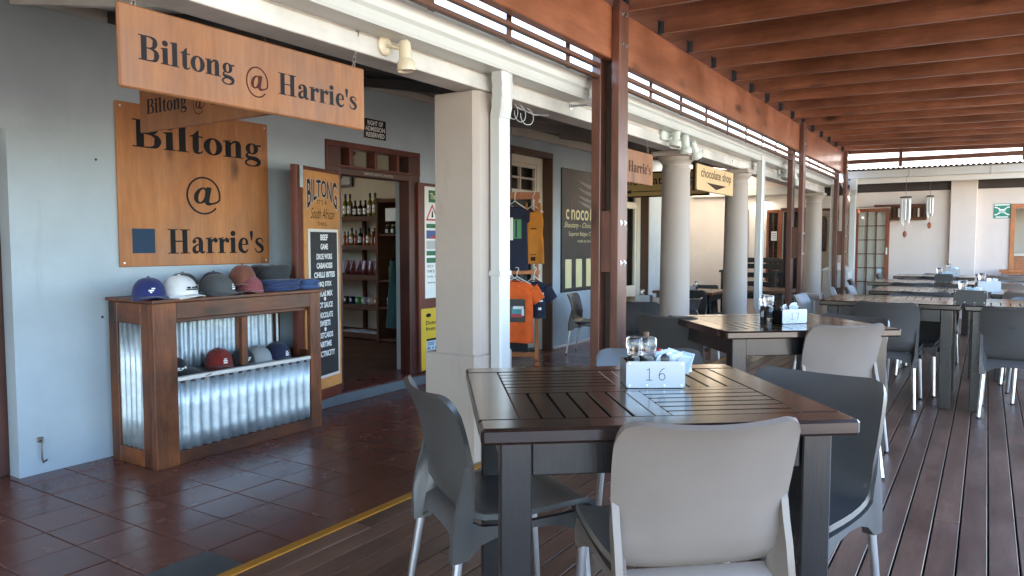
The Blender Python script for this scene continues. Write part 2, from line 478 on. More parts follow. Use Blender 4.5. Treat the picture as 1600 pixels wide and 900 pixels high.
def poly_mat():
    m, nt, bs = newmat('added_translucent_sheet')
    t = nt.nodes.new('ShaderNodeBsdfTranslucent'); t.inputs[0].default_value = (0.85, 0.78, 0.66, 1)
    nt.links.new(t.outputs[0], nt.nodes['Material Output'].inputs[0])
    return m
M['light_sheet'] = poly_mat()  # for the added sheet that glows daylight onto the end wall
def galv_mat():
    m, nt, bs = newmat('galvanised_sheet')
    v = coords(nt, (1, 1, 1), True)
    vo = node(nt, 'ShaderNodeTexVoronoi', i_Scale=26.0); nt.links.new(v, vo.inputs['Vector'])
    f = noise(nt, v, 5, 6, 0.65)
    c = ramp(nt, f, [(0.3, (0.46, 0.54, 0.60)), (0.7, (0.68, 0.76, 0.81))])
    hs = ramp(nt, vo.outputs['Color'], [(0.0, (0.86,) * 3), (1.0, (1.06,) * 3)])
    c = mixc(nt, 1.0, c, hs, 'MULTIPLY')
    nt.links.new(c, bs.inputs['Base Color'])
    bs.inputs['Metallic'].default_value = 0.85
    rr = ramp(nt, f, [(0.3, (0.44,) * 3), (0.7, (0.56,) * 3)])
    nt.links.new(rr, bs.inputs['Roughness'])
    bump(nt, bs, f, 0.08, 0.01)
    return m
M['galv'] = galv_mat()

# ------------------------------------------------------------------ lettering
def text_mesh(body, bold=0.0, res=3, shear=0.0):
    cu = bpy.data.curves.new('t', 'FONT'); cu.body = body; cu.resolution_u = res; cu.offset = bold; cu.shear = shear
    ob = bpy.data.objects.new('t', cu); C.objects.link(ob)
    dg = bpy.context.evaluated_depsgraph_get(); dg.update()
    me = bpy.data.meshes.new_from_object(ob.evaluated_get(dg))
    vs = [Vector(v.co) for v in me.vertices]; fs = [tuple(p.vertices) for p in me.polygons]
    bpy.data.objects.remove(ob); bpy.data.curves.remove(cu); bpy.data.meshes.remove(me)
    return vs, fs

def put_text(mb, body, fr, x0, x1, y0, y1, d=0.002, bold=0.0, warp=None, fit='box', shear=0.0, align='C'):
    """fit text into the plane box; fit='h' keeps the aspect and uses the height"""
    vs, fs = text_mesh(body, bold, 3, shear)
    if not vs: return
    ax, bx = min(v.x for v in vs), max(v.x for v in vs); ay, by = min(v.y for v in vs), max(v.y for v in vs)
    sy = (y1 - y0) / (by - ay); sx = (x1 - x0) / (bx - ax)
    if fit == 'h':
        sx = min(sx, sy); mid = {'C': (x0 + x1) / 2 - (bx - ax) * sx / 2, 'L': x0, 'R': x1 - (bx - ax) * sx}[align]
    else: mid = x0
    out = []
    for v in vs:
        a, b = (v.x - ax) * sx, (v.y - ay) * sy
        X, Y = mid + a, y0 + b
        if warp: X, Y = warp(X, Y)
        out.append(fr(X, Y, d))
    mb.add(out, fs)

# serif letters built as ribbons; units = cap height
def ribbon(pts, ws, n=5):
    P = [Vector((a, b)) for a, b in pts]; out = []; W = []
    m = len(P)
    for i in range(m - 1):
        p0, p1, p2, p3 = P[max(i - 1, 0)], P[i], P[i + 1], P[min(i + 2, m - 1)]
        for k in range(n):
            t = k / n
            out.append(0.5 * ((2 * p1) + (p2 - p0) * t + (2 * p0 - 5 * p1 + 4 * p2 - p3) * t * t + (3 * p1 - p0 - 3 * p2 + p3) * t ** 3))
            W.append(ws[i] + (ws[i + 1] - ws[i]) * t)
    out.append(P[-1]); W.append(ws[-1])
    L, Rr = [], []
    for i, p in enumerate(out):
        t = (out[min(i + 1, len(out) - 1)] - out[max(i - 1, 0)]).normalized(); nn = Vector((-t.y, t.x))
        L.append(p + nn * W[i] / 2); Rr.append(p - nn * W[i] / 2)
    return [(L[i], L[i + 1], Rr[i + 1], Rr[i]) for i in range(len(out) - 1)]

def rct(x0, x1, y0, y1): return [(Vector((x0, y0)), Vector((x1, y0)), Vector((x1, y1)), Vector((x0, y1)))]
def dot(cx, cy, r, n=14, ry=None):
    return [tuple(Vector((cx + r * math.cos(2 * math.pi * k / n), cy + (ry or r) * math.sin(2 * math.pi * k / n))) for k in range(n))]
def ring(cx, cy, rx, ry, wx, wy, a0=0, a1=360, n=28, tilt=0.0):
    q = []
    for k in range(n):
        t0, t1 = R(a0 + (a1 - a0) * k / n), R(a0 + (a1 - a0) * (k + 1) / n)
        def pt(t, s): 
            x, y = (rx + s * wx / 2) * math.cos(t), (ry + s * wy / 2) * math.sin(t)
            return Vector((cx + x + tilt * y, cy + y))
        q.append((pt(t0, 1), pt(t1, 1), pt(t1, -1), pt(t0, -1)))
    return q
def serif(x0, x1, y, t=0.045, up=1):
    m = (x0 + x1) / 2; h = 0.05 * up
    return rct(x0, x1, min(y, y + t * up), max(y, y + t * up))
GL = {}
GL['B'] = (0.90, [rct(.13, .35, .0, 1), rct(.02, .36, 0, .045), rct(.02, .36, .955, 1),
    ribbon([(.33, .975), (.50, .97), (.655, .90), (.69, .76), (.64, .60), (.50, .525), (.33, .515)], [.05, .06, .14, .20, .14, .06, .045]),
    ribbon([(.40, .512), (.56, .49), (.705, .42), (.745, .27), (.69, .09), (.54, .03), (.33, .0225)], [.04, .06, .15, .22, .15, .06, .045])])
GL['i'] = (0.40, [rct(.09, .30, 0, .66), rct(.01, .38, 0, .04), [tuple(Vector(p) for p in ((.01, .60), (.12, .60), (.30, .68), (.30, .70), (.01, .645)))], dot(.195, .86, .12)])
GL['l'] = (0.40, [rct(.09, .30, 0, .98), rct(.01, .38, 0, .04), [tuple(Vector(p) for p in ((.01, .92), (.12, .92), (.30, 1.0), (.30, 1.01), (.01, .965)))]])
GL['t'] = (0.46, [rct(.12, .32, .14, .68), [tuple(Vector(p) for p in ((.02, .62), (.32, .68), (.32, .9), (.27, .88), (.14, .71), (.02, .65)))], rct(.12, .45, .625, .68),
    ribbon([(.22, .18), (.235, .07), (.31, .025), (.39, .05), (.45, .12)], [.20, .16, .08, .05, .03])])
GL['o'] = (0.66, [ring(.33, .335, .215, .315, .20, .055)])
GL['n'] = (0.76, [rct(.09, .29, 0, .62), rct(.01, .36, 0, .04), [tuple(Vector(p) for p in ((.01, .60), (.12, .60), (.29, .66), (.29, .69), (.01, .645)))],
    rct(.45, .65, 0, .47), rct(.39, .73, 0, .04), ribbon([(.28, .52), (.36, .61), (.45, .645), (.53, .60), (.55, .47), (.55, .44)], [.04, .07, .10, .18, .20, .20])])
GL['g'] = (0.68, [ring(.29, .455, .155, .205, .16, .05), ribbon([(.40, .60), (.48, .60), (.63, .615)], [.05, .07, .085]),
    ribbon([(.20, .30), (.11, .22), (.115, .12), (.24, .075), (.42, .045), (.54, -.04), (.52, -.17), (.36, -.25), (.17, -.24), (.06, -.16), (.08, -.06), (.18, -.0), (.26, .04)],
           [.05, .07, .12, .16, .18, .17, .12, .055, .06, .075, .07, .06, .05])])
GL['H'] = (0.98, [rct(.13, .34, 0, 1), rct(.63, .84, 0, 1), rct(.34, .63, .48, .535), rct(.02, .45, 0, .04), rct(.02, .45, .96, 1), rct(.52, .95, 0, .04), rct(.52, .95, .96, 1)])
GL['a'] = (0.66, [dot(.155, .50, .085), ribbon([(.11, .53), (.18, .62), (.29, .65), (.40, .60), (.44, .47), (.44, .30), (.44, .16), (.49, .055), (.56, .045), (.63, .09)], [.05, .06, .07, .15, .20, .20, .20, .13, .08, .03]),
    ribbon([(.40, .40), (.24, .33), (.14, .21), (.17, .08), (.28, .05), (.40, .13)], [.04, .07, .15, .17, .10, .04])])
GL['r'] = (0.54, [rct(.09, .29, 0, .62), rct(.01, .38, 0, .04), [tuple(Vector(p) for p in ((.01, .60), (.12, .60), (.29, .66), (.29, .69), (.01, .645)))],
    ribbon([(.27, .46), (.33, .56), (.41, .62), (.48, .61)], [.04, .07, .09, .12]), dot(.46, .545, .095)])
GL['e'] = (0.58, [rct(.17, .49, .355, .40), ribbon([(.475, .37), (.455, .55), (.34, .645), (.21, .58), (.14, .36), (.17, .16), (.30, .045), (.42, .055), (.54, .17)], [.13, .12, .055, .13, .20, .19, .13, .09, .03])])
GL["'"] = (0.26, [[tuple(Vector(p) for p in ((.10, .55), (.15, .55), (.20, .85), (.20, .95), (.125, 1.0), (.05, .95), (.05, .85)))]])
GL['s'] = (0.52, [ribbon([(.44, .46), (.41, .60), (.28, .65), (.15, .59), (.13, .48), (.24, .375), (.37, .28), (.42, .16), (.34, .045), (.20, .025), (.09, .09), (.05, .22)], [.03, .045, .06, .11, .15, .17, .18, .15, .09, .06, .05, .035])])
GL['@'] = (1.0, [ring(.50, .40, .40, .46, .045, .045, -14, 318, 44), ring(.45, .40, .13, .19, .11, .045, 0, 360, 22, 0.25),
    ribbon([(.64, .62), (.60, .42), (.575, .26), (.61, .20), (.70, .20), (.82, .24), (.885, .30)], [.12, .12, .12, .10, .05, .045, .045])])
GL[' '] = (0.34, [])

def put_serif(mb, body, fr, x0, x1, y0, cap, d=0.002, track=0.0):
    adv = [GL[c][0] + track for c in body]; tot = sum(adv) - 0.06
    s = (x1 - x0) / tot; x = x0; k = 0
    for c, a in zip(body, adv):
        for piece in GL[c][1]:
            k += 1; dd = d + 0.00012 * (k % 5)
            for q in piece:
                mb.add([fr(x + p.x * s, y0 + p.y * cap, dd) for p in q], [tuple(range(len(q)))])
        x += a * s
WX = -5.107          # face of the shop wall
DZ = 0.234           # top of the deck
EX = -2.393          # edge of the deck
YE = 14.5            # face of the end wall

# ================================================================== setting
g = ST(B(MB().box(-120, 120, -120, 120, -0.5, -0.05), 'ground', M['ground']))
tf = ST(E('tile_floor', None, None, (0, 0, 0)))
B(MB().box(-5.44, -2.28, -9.0, 14.9, -0.045, -0.006), 'grout_bed', M['grout'], tf)
TS, TSY = 0.2948, 0.3012
proto = None; far = MB(); k = 0
tx = [-3.124 - 0.3003 * i for i in range(-3, 8)]
ty0 = 1.515 + 0.3035 * 0
for j in range(-6, 45):
    for i, x in enumerate(tx):
        y = 1.822 + 0.3067 * j
        if x < -5.40 or y > 14.6: continue
        dz = random.uniform(-0.0012, 0.0012)
        x1 = x + TS; y1 = y + TSY
        if k < 285 and y > 0.2 and y < 9.6:
            k += 1
            if proto is None:
                proto = B(MB().box(0, TS, 0, TSY, -0.008, 0, 0.0022), 'tile', M['tile'], tf); proto.location = (x, y, 0)
            else: share(proto, (x, y, dz), tf, (random.uniform(-.002, .002), random.uniform(-.002, .002), 0))
        else: far.box(x, x1, y, y1, -0.008 + dz, dz, 0.002)
o = B(far, 'distant_tiles', M['tile'], tf); o['kind'] = 'stuff'
cp = MB().box(-3.121, -2.40, 1.05, 2.126, 0.0022, 0.006, 0.002)
o = B(cp, 'concrete_patch', M['concrete'], tf)

dk = ST(E('deck', None, None, (0, 0, DZ)))
B(MB().box(EX + 0.004, 3.4, -8.0, 14.46, 0.02, 0.10), 'joist_floor', M['earth'], dk)
B(MB().box(EX, EX + 0.022, -8.0, 14.45, 0.0, DZ - 0.002), 'deck_skirt', M['deck'], dk)
B(MB().box(EX - 0.012, EX + 0.040, -8.0, 14.45, DZ - 0.02, DZ + 0.003, 0.003), 'yellow_edge_strip', M['yellow'], dk)
pitch, bwid = 0.1042, 0.0968
x = EX + 0.042; i = 0
bm_cache = {}
while x < 3.3:
    y = -8.0 - random.uniform(0, 2.0)
    while y < 14.4:
        L = random.choice((3.0, 3.6, 4.2, 5.1)); y1 = min(y + L, 14.44)
        if y1 - y < 0.4: break
        key = round(y1 - y, 3)
        if key not in bm_cache:
            bm_cache[key] = B(MB().box(0, bwid, 0, key - 0.004, DZ - 0.024, DZ, 0.0018), 'deck_board', M['deck'], dk)
            o = bm_cache[key]; o.location = (x, y, 0)
        else: o = share(bm_cache[key], (x, y, random.uniform(-.0012, .0012)), dk, name='deck_board')
        y = y1
    x += pitch; i += 1

# ================================================================== shop building (front wall along the veranda)
sb = E('shop_building', 'long pale blue-grey plastered shop front with dark red doorway beside the veranda', 'building', (WX, 6, 0))
T_ = 0.34
wm = MB()
def wallbox(y0, y1, z0, z1): wm.box(WX - T_, WX, y0, y1, z0, z1)
wallbox(-9.0, 1.15, 0, 3.3)
wallbox(1.15, 2.168, 2.19, 3.3)
wallbox(2.168, 4.775, 0, 3.3)
wallbox(4.775, 6.105, 2.445, 3.3)
wallbox(6.105, 7.885, 0, 3.3)
wallbox(7.885, 8.975, 2.735, 3.3)
wallbox(8.975, 11.15, 0, 3.3)
wallbox(11.15, 12.45, 2.735, 3.3)
wallbox(12.45, 14.5, 0, 3.3)
B(wm, 'plaster_wall', M['wall'], sb)
B(MB().box(WX, WX + 0.10, -9.0, 14.5, 2.985, 3.06, 0.008), 'wall_plate', M['rafter_pale'], sb)
# white cornice pieces seen beyond the doorway
B(MB().box(WX + 0.004, WX + 0.09, 7.9, 10.6, 2.86, 2.97, 0.01), 'cornice_board', M['rafter_pale'], sb)
B(MB().box(WX + 0.001, WX + 0.012, 9.0, 11.1, 0.0, 0.035, 0.003), 'skirting', M['white'], sb)
# far left doorway, dark red door set back in its reveal
dl = B(MB().box(WX - 0.20, WX - 0.15, 1.2, 2.10, 0.0, 2.14, 0.004), 'door', M['door_red'], sb)
B(MB().box(WX - 0.21, WX - 0.12, 2.095, 2.166, 0.0, 2.186, 0.004), 'door_frame', M['door_dark'], sb)
# main doorway: frame, transom lights, step
f = MB()
f.box(WX - 0.13, WX + 0.012, 4.777, 4.965, DZ * 0, 2.44, 0.005)
f.box(WX - 0.13, WX + 0.012, 5.925, 6.103, 0.0, 2.44, 0.005)
f.box(WX - 0.131, WX + 0.010, 4.965, 5.925, 2.135, 2.20, 0.005)
df = B(f, 'door_frame', M['door_dark'], sb)
t = MB()
t.box(WX - 0.10, WX + 0.020, 4.779, 6.101, 2.385, 2.442, 0.004)
t.box(WX - 0.10, WX + 0.0205, 4.779, 6.101, 2.20, 2.222, 0.004)
for y0, y1 in ((4.779, 4.80), (5.065, 5.115), (5.41, 5.45), (5.735, 5.77), (6.06, 6.101)):
    t.box(WX - 0.101, WX + 0.018, y0, y1, 2.222, 2.385, 0.003)
tw = B(t, 'transom_window', M['door_red'], sb)
for y0, y1 in ((4.80, 5.065), (5.115, 5.41), (5.45, 5.735), (5.77, 6.06)):
    B(MB().box(WX - 0.062, WX - 0.057, y0 + 0.001, y1 - 0.001, 2.223, 2.384), 'pane', M['pane'], tw)
npl = B(MB().box(WX + 0.0105, WX + 0.0145, 5.24, 5.70, 2.142, 2.186, 0.001), 'name_plate', M['brown_band'], sb)
tm = MB(); put_text(tm, 'BURNHOLD GALLERY CC. 996/10722/23', frame((WX + 0.016, 0, 0), (0, 1, 0), (0, 0, 1)), 5.27, 5.67, 2.155, 2.175, 0.0)
B(tm, 'lettering', M['pale_grey'], npl)
st = MB().box(WX - T_, WX + 0.115, 4.55, 6.30, 0.0, 0.105, 0.012)
stp = B(st, 'door_step', M['red_step'], sb)
B(MB().box(WX + 0.116, WX + 0.135, 4.56, 6.29, 0.0, 0.098, 0.006), 'step_edge', M['step_grey'], stp)
# interior of the shop, lit by its doorway and an added unseen rear opening
rm = MB()
rm.box(-10.2, WX - T_ - 0.002, 8.30, 8.45, 0.0, 3.2)          # wall behind the shelves
rm.box(-10.2, WX - T_ - 0.002, 2.60, 2.75, 0.0, 3.2)
rm.box(-10.35, -10.2, 2.60, 4.6, 0, 3.2); rm.box(-10.35, -10.2, 6.2, 8.45, 0, 3.2)
rm.box(-10.35, -10.2, 4.6, 6.2, 0, 1.5); rm.box(-10.35, -10.2, 4.6, 6.2, 2.6, 3.2)  # opening cut out of view to let skylight into the room
rm.box(-10.35, WX - T_ - 0.002, 2.60, 8.45, 3.2, 3.3)
B(rm, 'inner_room', M['shop_inside'], sb)
B(MB().box(-10.2, WX - T_ - 0.001, 2.75, 8.30, 0.02, 0.10), 'shop_floor', M['shop_floor'], sb)
# recessed windows with a painted brown reveal
def recess(y0, y1, z1, wy0, wy1, door=False):
    m = MB()
    m.box(WX - 0.165, WX + 0.004, y0 - 0.0, y0 + 0.03, 0, z1)
    m.box(WX - 0.165, WX + 0.004, y1 - 0.03, y1 + 0.0, 0, z1)
    m.box(WX - 0.165, WX + 0.0045, y0 + 0.03, y1 - 0.03, z1 - 0.07, z1 - 0.001)
    rv = B(m, 'window_reveal', M['brown_band'], sb)
    fr_ = MB(); X0, X1 = WX - 0.22, WX - 0.165
    fr_.box(X0, X1 + 0.02, y0 + 0.03, y0 + 0.10, 0, z1 - 0.07, 0.004)
    fr_.box(X0, X1 + 0.02, y1 - 0.17, y1 - 0.03, 0, z1 - 0.07, 0.004)
    fr_.box(X0, X1 + 0.0195, y0 + 0.10, y1 - 0.17, z1 - 0.17, z1 - 0.07, 0.004)
    fr_.box(X0, X1 + 0.0195, y0 + 0.10, y1 - 0.17, 2.10, 2.17, 0.004)
    a, b = y0 + 0.10, y1 - 0.17; mid = (a + b) / 2
    fr_.box(X0 + 0.01, X1, a, b, 2.171, 2.215, 0.003); fr_.box(X0 + 0.01, X1, a, b, z1 - 0.22, z1 - 0.171, 0.003)
    for yy in (a, mid - 0.015, b - 0.04): fr_.box(X0 + 0.01, X1 + 0.003, yy, yy + (0.03 if yy != a else 0.04), 2.215, z1 - 0.22, 0.003)
    if z1 > 2: fr_.box(X0 + 0.012, X1 - 0.002, a, b, 2.36, 2.385, 0.003)
    for yy in (a, b - 0.07): fr_.box(X0 + 0.01, X1, yy, yy + 0.07, 0.05, 2.099, 0.003)
    fr_.box(X0 + 0.01, X1 - 0.001, a + 0.07, b - 0.07, 0.05, 0.75, 0.003)
    wf = B(fr_, 'window', M['cream'], sb)
    B(MB().box(X0 + 0.02, X0 + 0.025, a + 0.01, b - 0.01, 0.751, z1 - 0.18), 'pane', M['pane'], wf)
    B(MB().box(WX - 0.31, WX - 0.29, y0 + 0.001, y1 - 0.001, 0, z1 - 0.001), 'dark_interior_sheet', M['dark_band'], sb)  # dark sheet standing in for the unlit interior behind the window
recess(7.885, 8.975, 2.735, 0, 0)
recess(11.15, 12.45, 2.735, 0, 0)
# corner hook and small fixings on the wall
hk = E('wall_hook', 'small rusty hook screwed low on the pale wall left of the cabinet', 'hook', (WX, 2.29, 0.22))
B(MB().box(WX, WX + 0.012, 2.275, 2.31, 0.205, 0.24, 0.003), 'base_plate', M['chain'], hk)
B(MB().tube([(WX + 0.012, 2.29, 0.22), (WX + 0.03, 2.29, 0.21), (WX + 0.03, 2.29, 0.10), (WX + 0.028, 2.30, 0.075), (WX + 0.018, 2.325, 0.085)], 0.006, 6), 'hook', M['chain'], hk, True)
for (yy, zz) in ((2.711, 2.056), (2.72, 0.982)):
    o = B(MB().lathe([(0.0, 0.006), (0.006, 0.005), (0.009, 0)], (0, 0, 0), 8, Matrix.Translation((WX, yy, zz)) @ Matrix.Rotation(R(90), 4, 'Y')), 'wall_plug', M['black'], sb)

# ------------------------------------------------------------------ veranda roof over the tiles
vr = E('veranda_roof', 'sloping lean-to roof underside with pale rafters above the tiled veranda', 'roof', (-3.8, 6, 2.8))
def zc(x): return 3.06 + (x - WX) * (2.58 - 3.06) / (-2.5 - WX)
def slab(mb, x0, x1, y0, y1, th=0.03, dz=0.0):
    vs = [(x, y, zc(x) + dz + t) for x in (x0, x1) for y in (y0, y1) for t in (0, th)]
    mb.add(vs, [(0, 1, 3, 2), (4, 6, 7, 5), (0, 4, 5, 1), (2, 3, 7, 6), (0, 2, 6, 4), (1, 5, 7, 3)])
for k in range(11):
    xa = WX + 0.02 + k * 0.238; m = MB(); slab(m, xa, xa + 0.232, -9.0, 2.78); B(m, 'ceiling_board', M['ceil_grey'], vr)
m = MB()
n = 150; rows = []
for xi in range(2):
    x = (WX - 0.35, -2.35)[xi]
    rows.append([Vector((x, 2.785 + 2.7 * j / n, zc(x) + 0.025 + 0.011 * math.sin(j * 2 * math.pi * 2.7 / 0.076 / n))) for j in range(n + 1)])
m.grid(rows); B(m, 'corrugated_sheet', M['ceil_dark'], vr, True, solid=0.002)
m = MB(); slab(m, WX - 0.35, -2.35, 5.49, 12.75, 0.02, 0.0); B(m, 'ceiling_panel', M['ceil_mid'], vr)
m = MB(); slab(m, -3.75, -2.35, 12.755, 14.5, 0.02, 0.0); B(m, 'ceiling_panel', M['ceil_mid'], vr)
m = MB(); slab(m, WX - 0.6, -2.30, -9.2, 12.75, 0.03, 0.045); slab(m, -3.75, -2.30, 12.755, 14.5, 0.03, 0.045); B(m, 'roof_covering', M['roof_sheet'], vr)
m = MB(); slab(m, WX - 0.1, -3.755, 12.76, 14.49, 0.004, 0.03); B(m, 'added_light_sheet', M['light_sheet'], vr, fix=False)  # unseen translucent sheet added to brighten the end wall below
def rafter(y, mat='rafter_pale', w_=0.05, h_=0.11):
    m = MB(); x0, x1 = WX + 0.1, -2.52
    vs = [(x, y + s * w_ / 2, zc(x) + t) for x in (x0, x1) for s in (-1, 1) for t in (-h_, -0.004)]
    m.add(vs, [(0, 1, 3, 2), (4, 6, 7, 5), (0, 4, 5, 1), (2, 3, 7, 6), (0, 2, 6, 4), (1, 5, 7, 3)])
    B(m, 'rafter', M[mat], vr)
for y in (0.95, 2.20): rafter(y)
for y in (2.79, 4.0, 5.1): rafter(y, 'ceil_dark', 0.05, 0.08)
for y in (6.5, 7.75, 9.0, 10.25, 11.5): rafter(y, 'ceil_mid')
for y in (2.795, 4.6): B(MB().bar((-3.3, y, zc(-3.3) - 0.03), (-3.3, y + 1.7, zc(-3.3) - 0.03), 0.05, 0.06), 'purlin', M['ceil_dark'], vr)

# ------------------------------------------------------------------ white eaves beam on the columns
vb = E('eaves_beam', 'white painted timber beam carried on the pillar and the round columns', 'beam', (-2.45, 6, 2.35))
B(MB().box(-2.56, -2.40, -9.0, 13.72, 2.345, 2.432, 0.004), 'lower_board', M['white_board'], vb)
B(MB().box(-2.56, -2.404, -9.0, 13.72, 2.434, 2.62, 0.004), 'upper_board', M['white_board'], vb)
gt = E('roof_gutter', 'white metal roof gutter running along the eaves above the beam', 'gutter', (-2.3, 6, 2.5))
def gutter_prof(mb, y0, y1, dz=0.0):
    pr = [(-2.40, 2.475), (-2.27, 2.475), (-2.262, 2.49), (-2.262, 2.53), (-2.247, 2.545), (-2.24, 2.60), (-2.228, 2.612), (-2.228, 2.632), (-2.24, 2.632), (-2.25, 2.61), (-2.27, 2.55), (-2.275, 2.487), (-2.40, 2.487)]
    n = len(pr)
    vs = [(p[0], y, p[1] + dz) for y in (y0, y1) for p in pr]
    fs = [(i, (i + 1) % n, n + (i + 1) % n, n + i) for i in range(n)] + [tuple(range(n))[::-1], tuple(range(n, 2 * n))]
    mb.add(vs, fs)
for a, b, dz in ((-9.0, 4.44, -0.036), (4.46, 8.9, -0.016), (8.92, 13.86, -0.004)):
    m = MB(); gutter_prof(m, a, b, dz); B(m, 'gutter_length', M['gutter'], gt)

# ------------------------------------------------------------------ square pillar
pl = E('square_pillar', 'square plastered veranda pillar with wider base right of the shop doorway', 'pillar', (-2.6, 3.55, 0))
B(MB().box(-2.79, -2.418, 3.37, 3.76, 0.0, 0.85, 0.012), 'plinth', M['pillar'], pl)
m = MB()
x0, x1, y0, y1 = -2.725, -2.42, 3.39, 3.70
c_ = 0.03
poly = [(x0 + .01, y0), (x1 - c_, y0), (x1, y0 + c_), (x1, y1), (x0, y1), (x0, y0 + .01)]
m.prism(poly, 0.85, 2.343, lambda a, b, c: Vector((a, b, c)))
B(m, 'shaft', M['pillar'], pl)

# ------------------------------------------------------------------ round columns
def column(y, label, base=True):
    co = E('round_column', label, 'column', (-2.49, y, 0), 'round columns along the veranda')
    B(MB().lathe([(0.150, 0.66), (0.150, 0.67), (0.142, 0.70), (0.139, 1.0), (0.134, 1.6), (0.130, 2.1), (0.128, 2.16), (0.135, 2.17), (0.135, 2.185), (0.128, 2.19), (0.128, 2.225)], (-2.49, y, 0), 32), 'shaft', M['pillar'], co, True, sharp=50)
    cp_ = MB().lathe([(0.128, 2.2255), (0.135, 2.24), (0.155, 2.262), (0.168, 2.285), (0.17, 2.295)], (-2.49, y, 0), 32)
    cp_.box(-2.49 - 0.18, -2.49 + 0.175, y - 0.18, y + 0.18, 2.296, 2.344, 0.004)
    B(cp_, 'capital', M['pillar'], co)
    b = MB()
    b.box(-2.49 - 0.21, -2.49 + 0.08, y - 0.21, y + 0.21, 0.0, 0.55, 0.01)
    b.box(-2.49 - 0.19, -2.49 + 0.165, y - 0.19, y + 0.19, 0.552, 0.63, 0.012)
    b.lathe([(0.18, 0.6305), (0.185, 0.645), (0.165, 0.6595)], (-2.49, y, 0), 32)
    B(b, 'base', M['pillar'], co)
column(6.72, 'round plastered column under the triple spotlight, nearest of the three')
column(8.72, 'round plastered column beside the small chocolate shop sign and white downpipe')
column(13.30, 'round plastered column at the far corner, behind the second wooden post')

# ------------------------------------------------------------------ downpipes
def pipe(mb, pts, w_, d_):
    """rectangular downpipe swept along points (in a vertical YZ/XZ run)"""
    rings = []
    for p in pts:
        p = Vector(p)
        rings.append([p + Vector((a * d_ / 2, b * w_ / 2, 0)) for a, b in ((-.8, -1), (.8, -1), (1, -.8), (1, .8), (.8, 1), (-.8, 1), (-1, .8), (-1, -.8))])
    vs = [v for r in rings for v in r]; fs = []
    for i in range(len(rings) - 1):
        for k in range(8): fs.append((i * 8 + k, i * 8 + (k + 1) % 8, (i + 1) * 8 + (k + 1) % 8, (i + 1) * 8 + k))
    fs.append(tuple(range(8))[::-1]); fs.append(tuple((len(rings) - 1) * 8 + k for k in range(8)))
    mb.add(vs, fs)
d1 = E('downpipe', 'white downpipe with a bent top beside the square pillar', 'downpipe', (-2.36, 3.55, 0), 'white downpipes')
m = MB(); pipe(m, [(-2.375, 3.56, 0.24), (-2.375, 3.56, 2.20)], 0.11, 0.075)
B(m, 'pipe', M['gutter'], d1)
m = MB(); pipe(m, [(-2.374, 3.56, 2.201)] + [(-2.374 + 0.055 * math.sin(t * 1.57) + (0.004 if i % 2 else 0), 3.56 - 0.075 * t, 2.201 + 0.26 * t) for i, t in enumerate([k / 9 for k in range(1, 10)])] + [(-2.318, 3.485, 2.474)], 0.113, 0.08)
B(m, 'swan_neck', M['gutter'], d1, True, sharp=40)
B(MB().box(-2.418, -2.334, 3.50, 3.62, 1.30, 1.33, 0.003), 'bracket', M['gutter'], d1)
d2 = E('downpipe', 'white downpipe kinked at its foot beside the second round column', 'downpipe', (-2.33, 9.05, 0), 'white downpipes')
m = MB(); pipe(m, [(-2.30, 9.06, 2.48), (-2.31, 9.06, 0.72), (-2.27, 9.10, 0.62), (-2.12, 9.25, DZ + 0.02)], 0.13, 0.075)
B(m, 'pipe', M['gutter'], d2, True, sharp=30)
d3 = E('downpipe', 'white downpipe kinked at its foot beside the corner column, behind the second wooden post', 'downpipe', (-2.3, 13.45, 0), 'white downpipes')
m = MB(); pipe(m, [(-2.21, 13.45, 2.48), (-2.21, 13.45, 0.86), (-2.18, 13.40, 0.74), (-2.05, 13.2, 0.42), (-2.02, 13.16, DZ + 0.02)], 0.13, 0.08)
B(m, 'pipe', M['gutter'], d3, True, sharp=30)

# ================================================================== timber deck roof
dr = E('deck_roof', 'red-brown timber roof of close deep rafters over the dining deck', 'roof', (0, 5, 3.0))
zr = lambda x: 3.005 - 0.022 * (x + 2.05)
RX0, RX1 = -2.75, 1.15
proto = None; pb = None
for k in range(-21, 16):
    y = 4.553 + 0.612 * k - 0.02
    if y > 13.9: continue
    if proto is None:
        m = MB(); h_ = 0.215; w_ = 0.038
        L = RX1 - RX0
        vs = []
        for x in (0, L):
            for s in (0, 1):
                for t in (0, h_): vs.append((x + RX0, s * w_, zr(x + RX0) + t))
        mm = MB(); mm.box(0, L, 0, w_, 0, h_, 0.004)
        sh = math.atan(0.022)
        mm.v = [(RX0 + v[0], v[1], zr(RX0 + v[0]) + v[2]) for v in mm.v]
        proto = B(mm, 'rafter', M['rafter'], None); proto.parent = dr
        proto.location = (-dr.location.x, y - dr.location.y, -dr.location.z)
        bmsh = MB(); bmsh.box(-2.054, -2.048, -0.014, 0.052, 3.0, 3.10, 0.001); bmsh.box(-2.048, -2.012, -0.006, -0.001, 3.0, 3.085, 0.001)
        for (a, b) in ((0.0, 3.02), (0.0, 3.06)): bmsh.box(-2.045, -2.041, 0.004, 0.014, b, b + 0.01)
        pb = B(bmsh, 'bracket', M['black'], None); pb.parent = dr; pb.location = proto.location.copy()
    else:
        share(proto, (-dr.location.x, y - dr.location.y, -dr.location.z), dr)
        share(pb, (-dr.location.x, y - dr.location.y, -dr.location.z), dr)
m = MB(); n = 888; ya, yb = -8.5, 13.75
rows = []
for x in (RX0 - 0.05, RX1 + 0.1):
    rows.append([Vector((x, ya + (yb - ya) * j / n, zr(x) + 0.215 + 0.022 + 0.017 * (1 if (j % 8) in (0, 1, 2, 3) else -1))) for j in range(n + 1)])
m.grid(rows); B(m, 'roof_sheet', M['roof_sheet'], dr, solid=0.002)

